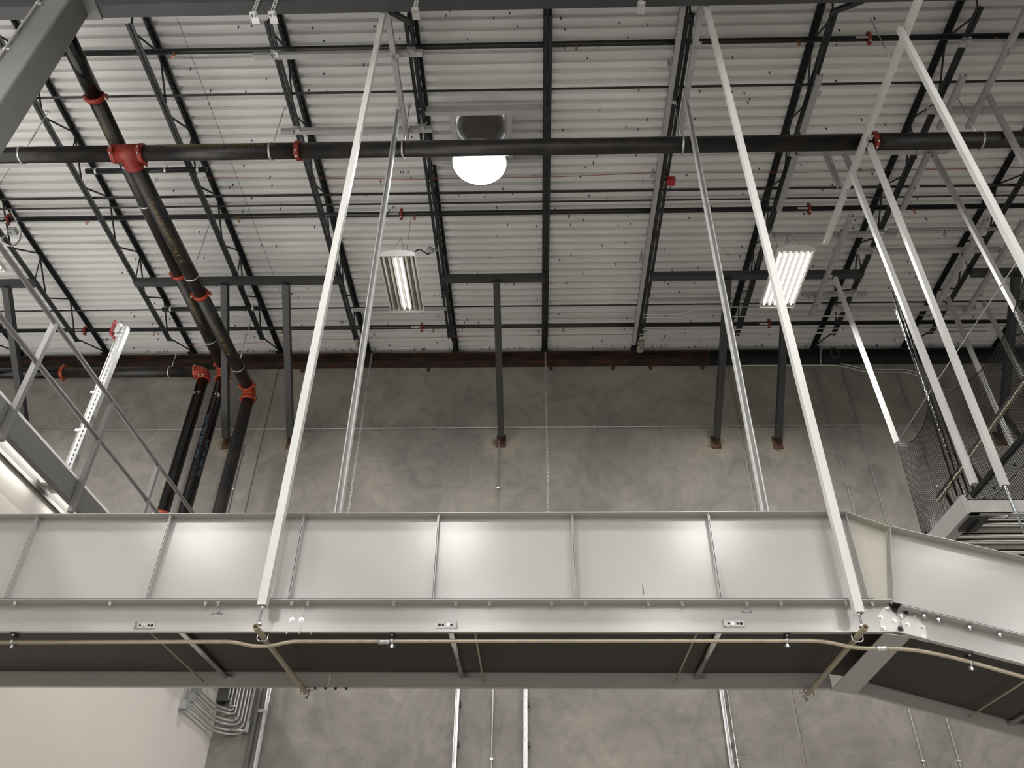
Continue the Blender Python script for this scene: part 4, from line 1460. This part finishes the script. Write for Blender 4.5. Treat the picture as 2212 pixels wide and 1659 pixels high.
# ------------------------------------------------------------------ slotted struts near the lamps
for pa, pb, lab in (((763, 669), (965, 672), 'slotted dark galvanised strut just below the half-lit lamp'),
                    ((1401, 647), (1583, 649), 'slotted galvanised strut left of the fully lit lamp'),
                    ((1918, 497), (2158, 496), 'slotted galvanised strut at the right, between two bar joists')):
    z = 10.172
    a, b = at(*pa, Z=z), at(*pb, Z=z)
    T = Thing('slotted_strut_rail', lab, 'strut', (a.x, a.y, z))
    T.part('channel', perforated(MB(), (a.x, a.y, z), (b.x, a.y, z), (0, 0, 1)), 'strutgrey')
for pts, lab in (((( 1392, 680), (1462, 680), (1520, 664), (1640, 663)), 'thin bright conduit with a raised offset near the deck end at right of centre'),
                 (((1392, 686), (1600, 684), (1900, 682), (2050, 680)), 'thin bright conduit straight along the deck, right of the raceway joist'),
                 (((1388, 711), (1400, 714), (1700, 710), (2130, 706)), 'upper bright conduit crossing above the ledger at right'),
                 (((1380, 722), (1600, 721), (1800, 719), (2130, 715)), 'lower bright conduit crossing above the ledger at right')):
    P_ = [at(px, py, Z=10.19) for px, py in pts]
    ym_ = sum(q.y for q in P_) / len(P_)
    T = Thing('deck_conduit', lab, 'conduit', P_[0], 'bright conduits under the deck end')
    T.part('tube', MB().tube(fillet(P_, .1, 4), .010, 8), 'conduit')

# scraps of foam left at two joist ends
for px, py, lab in ((1384, 748, 'crumpled beige scrap wedged at the wall end of the raceway joist'), (773, 741, 'crumpled beige scrap at the wall end of a joist behind the left struts')):
    p = at(px, py, Z=10.22)
    p.y = min(p.y, 10.7)
    mb = MB()
    nn = 7
    grid = [[p + Vector(((i - 3) * .018 + RND.uniform(-.008, .008), (j - 3) * .05, RND.uniform(-.03, .03))) for i in range(nn)] for j in range(nn)]
    b_ = len(mb.v)
    for row in grid:
        mb.v += [tuple(q) for q in row]
    for row in grid:
        mb.v += [tuple(q + Vector((0, 0, .015))) for q in row]
    for off, rev in ((0, False), (nn * nn, True)):
        for j in range(nn - 1):
            for i in range(nn - 1):
                q = [b_ + off + j * nn + i, b_ + off + j * nn + i + 1, b_ + off + (j + 1) * nn + i + 1, b_ + off + (j + 1) * nn + i]
                mb.face(q[::-1] if rev else q)
    solo('foam_scrap', mb, 'scrap', lab, 'scrap', p)

# ------------------------------------------------------------------ the strut grid at upper right
K = dict
xstrut((2092, 92), (2260, 93), ZX, 'pale level strut at the top right corner below the girder', (JOIST_X[9] - .0,), .4)
xstrut((1999, 238), (2260, 236), ZX, 'pale level strut right of the long front strut, just above the fire main', (JOIST_X[9],), .4)
xstrut((1705, 331), (2049, 325), ZX, 'pale level strut hidden close below the fire main at right', (JOIST_X[8], JOIST_X[9]))
xstrut((1652, 509), (1935, 505), ZX, 'pale level strut just above the fully lit lamp', (JOIST_X[8], JOIST_X[9]))
xstrut((1850, 543), (2161, 539), ZX, 'pale level strut right of the fully lit lamp, at its upper edge height', (JOIST_X[9], JOIST_X[10]))
xstrut((1733, 635), (1870, 635), ZX, 'short pale level strut right of the fully lit lamp, at its lower edge height', (JOIST_X[9],))
xstrut((1797, 668), (2107, 664), ZX, 'pale level strut lowest of the grid, just above the last sprinkler pipe', (JOIST_X[9], JOIST_X[10]))
ystrut((2206, 33), (2095, 276), ZY, 'pale strut toward the wall in the top right corner', clips=(5.1,), back=.5)
ystrut((2082, 162), (2029, 278), ZY, 'short pale strut toward the wall beside the third joist from the right')
ystrut((1838, 466), (1753, 681), 10.045, 'pale strut toward the wall directly right of the fully lit lamp', clips=(8.6, 9.2))
ystrut((2130, 473), (2021, 666), 10.045, 'pale strut toward the wall above the top of the black net', clips=(8.4,))
ystrut((2211, 476), (2087, 676), 10.045, 'pale strut toward the wall at the right border above the net', clips=(9.0,))
ystrut((1720, 332), (1682, 454), ZY, 'short pale strut toward the wall below the fire main, left of the open-ended strut', clips=(6.6,))
ystrut((2006, 329), (1949, 453), ZY, 'short pale strut toward the wall below the fire main, right of the long front strut', clips=(7.0,))
ystrut((1773, 162), (1733, 286), ZY, 'short pale strut toward the wall along the joist left of the lit lamp', clips=(5.6,))
ZD = 9.185
TD, xd = ystrut((1981, 0), (1785, 525), ZD, 'long pale open-ended strut hung low in front of the fire main at right', 'strutpaint', clips=(5.55, 6.3), back=.4)
for y in (4.75, 6.42):
    TD.part('threaded_rod', MB().cyl((xd + .035, y, ZD - .04), (xd + .035, y, 10.19), .006, 6), 'zinc')
# hangers of the second conveyor
_, s2a, s2b = vstrut((1943, 62), (2520, 1161), ZD, 'bright pale strut slanting to the right border in front of everything')
hd = at(2172, 1052, Y=at(1878, 312, Z=ZD).y)
TH2, h2a, h2b = vstrut((1878, 312), (2171, 1050), ZD, 'pale strut ending in a threaded rod above the second conveyor', up=(1, 0, 0))
TH2.part('threaded_rod', MB().cyl(h2b + Vector((0, 0, .05)), h2b - Vector((0, 0, .42)), .0085, 8), 'bluerod')
TH2.part('nut', MB().cyl(h2b - Vector((0, 0, .012)), h2b, .016, 6, smooth=False), 'zinc')
YH = h2b.y
vstrut((1840, 372), (2105, 1046), 9.15, 'pale strut passing behind the net, directly left of the rod-ended strut', up=(1, 0, 0))
vstrut((1781, 330), (1815, 406), ZX - .02, 'short pale drop strut below the fire main near the lit lamp', 'strutgrey')
vstrut((1825, 333), (1863, 424), ZX - .02, 'short pale drop strut below the fire main beside the open-ended strut', 'strutgrey')
vstrut((2014, 330), (2427, 1106), ZX - .02, 'pale strut starting under the fire main and reaching the right border', 'strutgrey')
T, ha, hb = vstrut((1804, 600), (1938, 957), ZY - .03, 'slim bright strut ending freely at the corner of the black net')
T.part('net_clip', MB().box(hb.x - .02, hb.x + .10, hb.y - .03, hb.y + .03, hb.z - .07, hb.z - .02), 'galv')
vstrut((2047, 643), (2188, 965), ZY - .03, 'pale strut seen through the black net near the right border', 'strutgrey')
vstrut((2125, 653), (2212, 820), ZY - .03, 'pale strut seen through the upper right tip of the black net', 'strutgrey')
vstrut((2135, 206), (2214, 356), ZY - .03, 'pale drop strut in the upper right crossing the end of the fire main', 'strutgrey', Y=5.60)

# second conveyor, running toward the wall, seen from below
zc2 = 4.60
c2L = at(2093, 1092, Y=YH)
T = Thing('roller_conveyor', 'second pale conveyor at the right border with its rollers seen from below', 'conveyor', (c2L.x, YH, zc2))
zc2 = at(2098, 1106, Y=YH).z
zc2t = at(2086, 1079, Y=YH).z
xl2 = at(2098, 1106, Y=YH).x
T.part('cross_channel', MB().box(xl2, xl2 + 1.6, YH + .012, YH + .018, zc2, zc2t).box(xl2, xl2 + 1.6, YH + .012, YH + .06, zc2, zc2 + .006), 'cream')
TH2.part('rod_clip', MB().box(h2b.x - .05, h2b.x + .06, YH - .03, YH + .06, zc2 - .03, zc2 - .022), 'galv')
T.part('side_frame', MB().box(xl2 - .02, xl2 + .012, YH + .02, YH + 2.4, zc2, zc2 + .16).box(xl2 + .012, xl2 + .08, YH + .02, YH + 2.4, zc2, zc2 + .006), 'cream')
for k in range(5):
    T.part('bolt', hexbolt(MB(), (xl2 + .045, YH + .09 + k * .11, zc2), (0, 0, -1), .009, .007), 'zinc')
for k in range(18):
    y = YH + .12 + k * .105
    T.part('roller', MB().cyl((xl2 + .09, y, zc2 + .07), (xl2 + 1.6, y, zc2 + .07), .027, 14), 'chrome' if k % 3 else 'creamdark')
T.part('motor_bracket', MB().box(xl2 + .02, xl2 + .16, YH + .07, YH + .30, zc2 - .02, zc2 - .004).box(xl2 + .08, xl2 + .085, YH + .07, YH + .30, zc2 - .05, zc2 - .02), 'tube')
T.part('under_cover', MB().box(xl2 + .03, xl2 + 1.6, YH + .05, YH + 2.3, zc2 + .13, zc2 + .14), 'dark')
T.part('guard_arm', MB().tube(fillet([(xl2 - .03, YH + .62, zc2 + .10), (xl2 - .03, YH + .62, zc2 - .05), (xl2 + .02, YH + .75, zc2 - .12)], .05, 4), .014, 8), 'greyplastic')
# white curved frame behind the net
gx = 4.20
q0 = at(2105, 1075, X=gx)
mb = MB()
arc = [Vector((gx - .25 + .25 * math.cos(a) - .0, q0.y + .02 + .55 * math.sin(a), q0.z - .05)) for a in [k * PI / 16 for k in range(9)]]
for a_, b_ in zip(arc[:-1], arc[1:]):
    mb.bar(a_, b_, .012, .22)
mb.bar((gx, 3.6, q0.z - .05), (gx, q0.y + .02, q0.z - .05), .012, .22)
T2 = Thing('curved_conveyor_frame', 'pale curved conveyor side frame behind the lower edge of the black net', 'conveyor', (gx, q0.y, q0.z - .16))
T2.part('side_frame', mb, 'cream')
for k in range(7):
    y = 5.55 + k * .2
    T2.part('bolt', hexbolt(MB(), (gx - .006, y, q0.z - .10), (-1, 0, 0), .012, .01), 'tube')
T2.part('rub_strip', MB().bar((gx - .02, 3.6, q0.z + .02), (gx - .02, q0.y, q0.z + .02), .02, .05), 'net')
# guide rail with a pale stripe
T = Thing('guide_rail', 'black guide rail with a pale strip crossing behind the net', 'rail', (4.32, 6.7, 5.86))
ga, gb_ = at(2028, 1080, X=4.3), at(2230, 806, X=4.3)
T.part('rail_bar', MB().bar(ga + Vector((0, 0, .03)), gb_ + Vector((0, 0, .03)), .03, .03), 'net')
T.part('pale_strip', MB().bar(ga + Vector((-.01, 0, -.015)), gb_ + Vector((-.01, 0, -.005)), .03, .022), 'stripe')
for y in (6.2, 7.0, 7.6):
    T.part('bracket', MB().bar((4.33, y, 5.86), (4.42, y, 5.40), .03, .03, (0, 1, 0)), 'net')
ga, gb_ = at(1990, 1165, X=4.42), at(2105, 1062, X=4.42)
T = Thing('guide_rail', 'short dark guide rail in the lower part of the net', 'rail', ga)
T.part('rail_bar', MB().tube([ga, ga + (gb_ - ga) * .35 + Vector((0, 0, .03)), gb_], .022, 8), 'net')
# black cables and chain by the net
for k, lab in enumerate(('black cable hanging behind the net, leftmost of four', 'black cable hanging behind the net, second of four', 'black cable hanging behind the net, third of four', 'black cable hanging behind the net, rightmost of four')):
    a, b = at(1958 + 8 * k, 728, Y=7.3), at(2068 + 12 * k, 1072 - 4 * k, Y=7.3)
    solo('hanging_cable', MB().tube([a + (a - b) * .35, a, b], .0105, 8), 'blackcable', lab, 'cable', b, 'black cables behind the net')
chain(2013, 880, 7.45, 8.3, 5.2, 'steel chain hanging at the left edge of the black net', .004)

# safety net on its wire rope
NX = 3.98
A_, B2, C2 = at(1938, 958, X=NX), at(2010, 845, X=NX), at(2230, 516, X=NX)
solo('wire_rope', MB().tube([A_, B2, C2], .005, 6), 'strutgrey', 'taut grey wire rope along the top of the black safety net', 'rope', A_)
zr = B2.z
NYa, NYb, NYc = A_.y, B2.y, C2.y


def net_top(y):
    if y > NYb:
        t = (y - NYb) / (NYa - NYb)
        return zr - .02 - .33 * 4 * t * (1 - t) * .55
    t = (NYb - y) / (NYb - NYc)
    return zr - .02 - .62 * 4 * t * (1 - t) * .62


def net_bot(y):
    t = (NYa - y) / (NYa - NYc)
    return 4.95 + .12 * math.sin(t * 9) + .12 * t


mb = MB()
NV, NH = 84, 62


def net_pt(i, j):
    y = NYa + (NYc - NYa) * i / NV
    t = j / NH
    z = net_top(y) * (1 - t) + net_bot(y) * t
    if i == 0:
        pass
    return Vector((NX + .05 * math.sin(y * 5) * t + .10 * t * t * math.sin(y * 2.3), y + .015 * math.sin(t * 5), z))


for i in range(NV + 1):
    w_ = .005 if i in (0,) else .0025
    mb.tube([net_pt(i, j) for j in range(0, NH + 1, 2)], w_, 3, False, False)
for j in range(NH + 1):
    w_ = .005 if j in (0, NH) else .0025
    mb.tube([net_pt(i, j) for i in range(0, NV + 1, 2)], w_, 3, False, False)
solo('safety_net', mb, 'net', 'large black mesh safety net sagging from a wire rope at right', 'net', A_)

# ------------------------------------------------------------------ light of the hall, exposure
w = bpy.data.worlds.new('hall')
SC.world = w
w.use_nodes = True
bg = w.node_tree.nodes['Background']
bg.inputs['Color'].default_value = (.92, .95, 1.0, 1)
bg.inputs['Strength'].default_value = .05
SC.view_settings.view_transform = 'Standard'
SC.view_settings.look = 'None'
SC.view_settings.gamma = 1
SC.view_settings.use_curve_mapping = False
SC.view_settings.exposure = -0.86
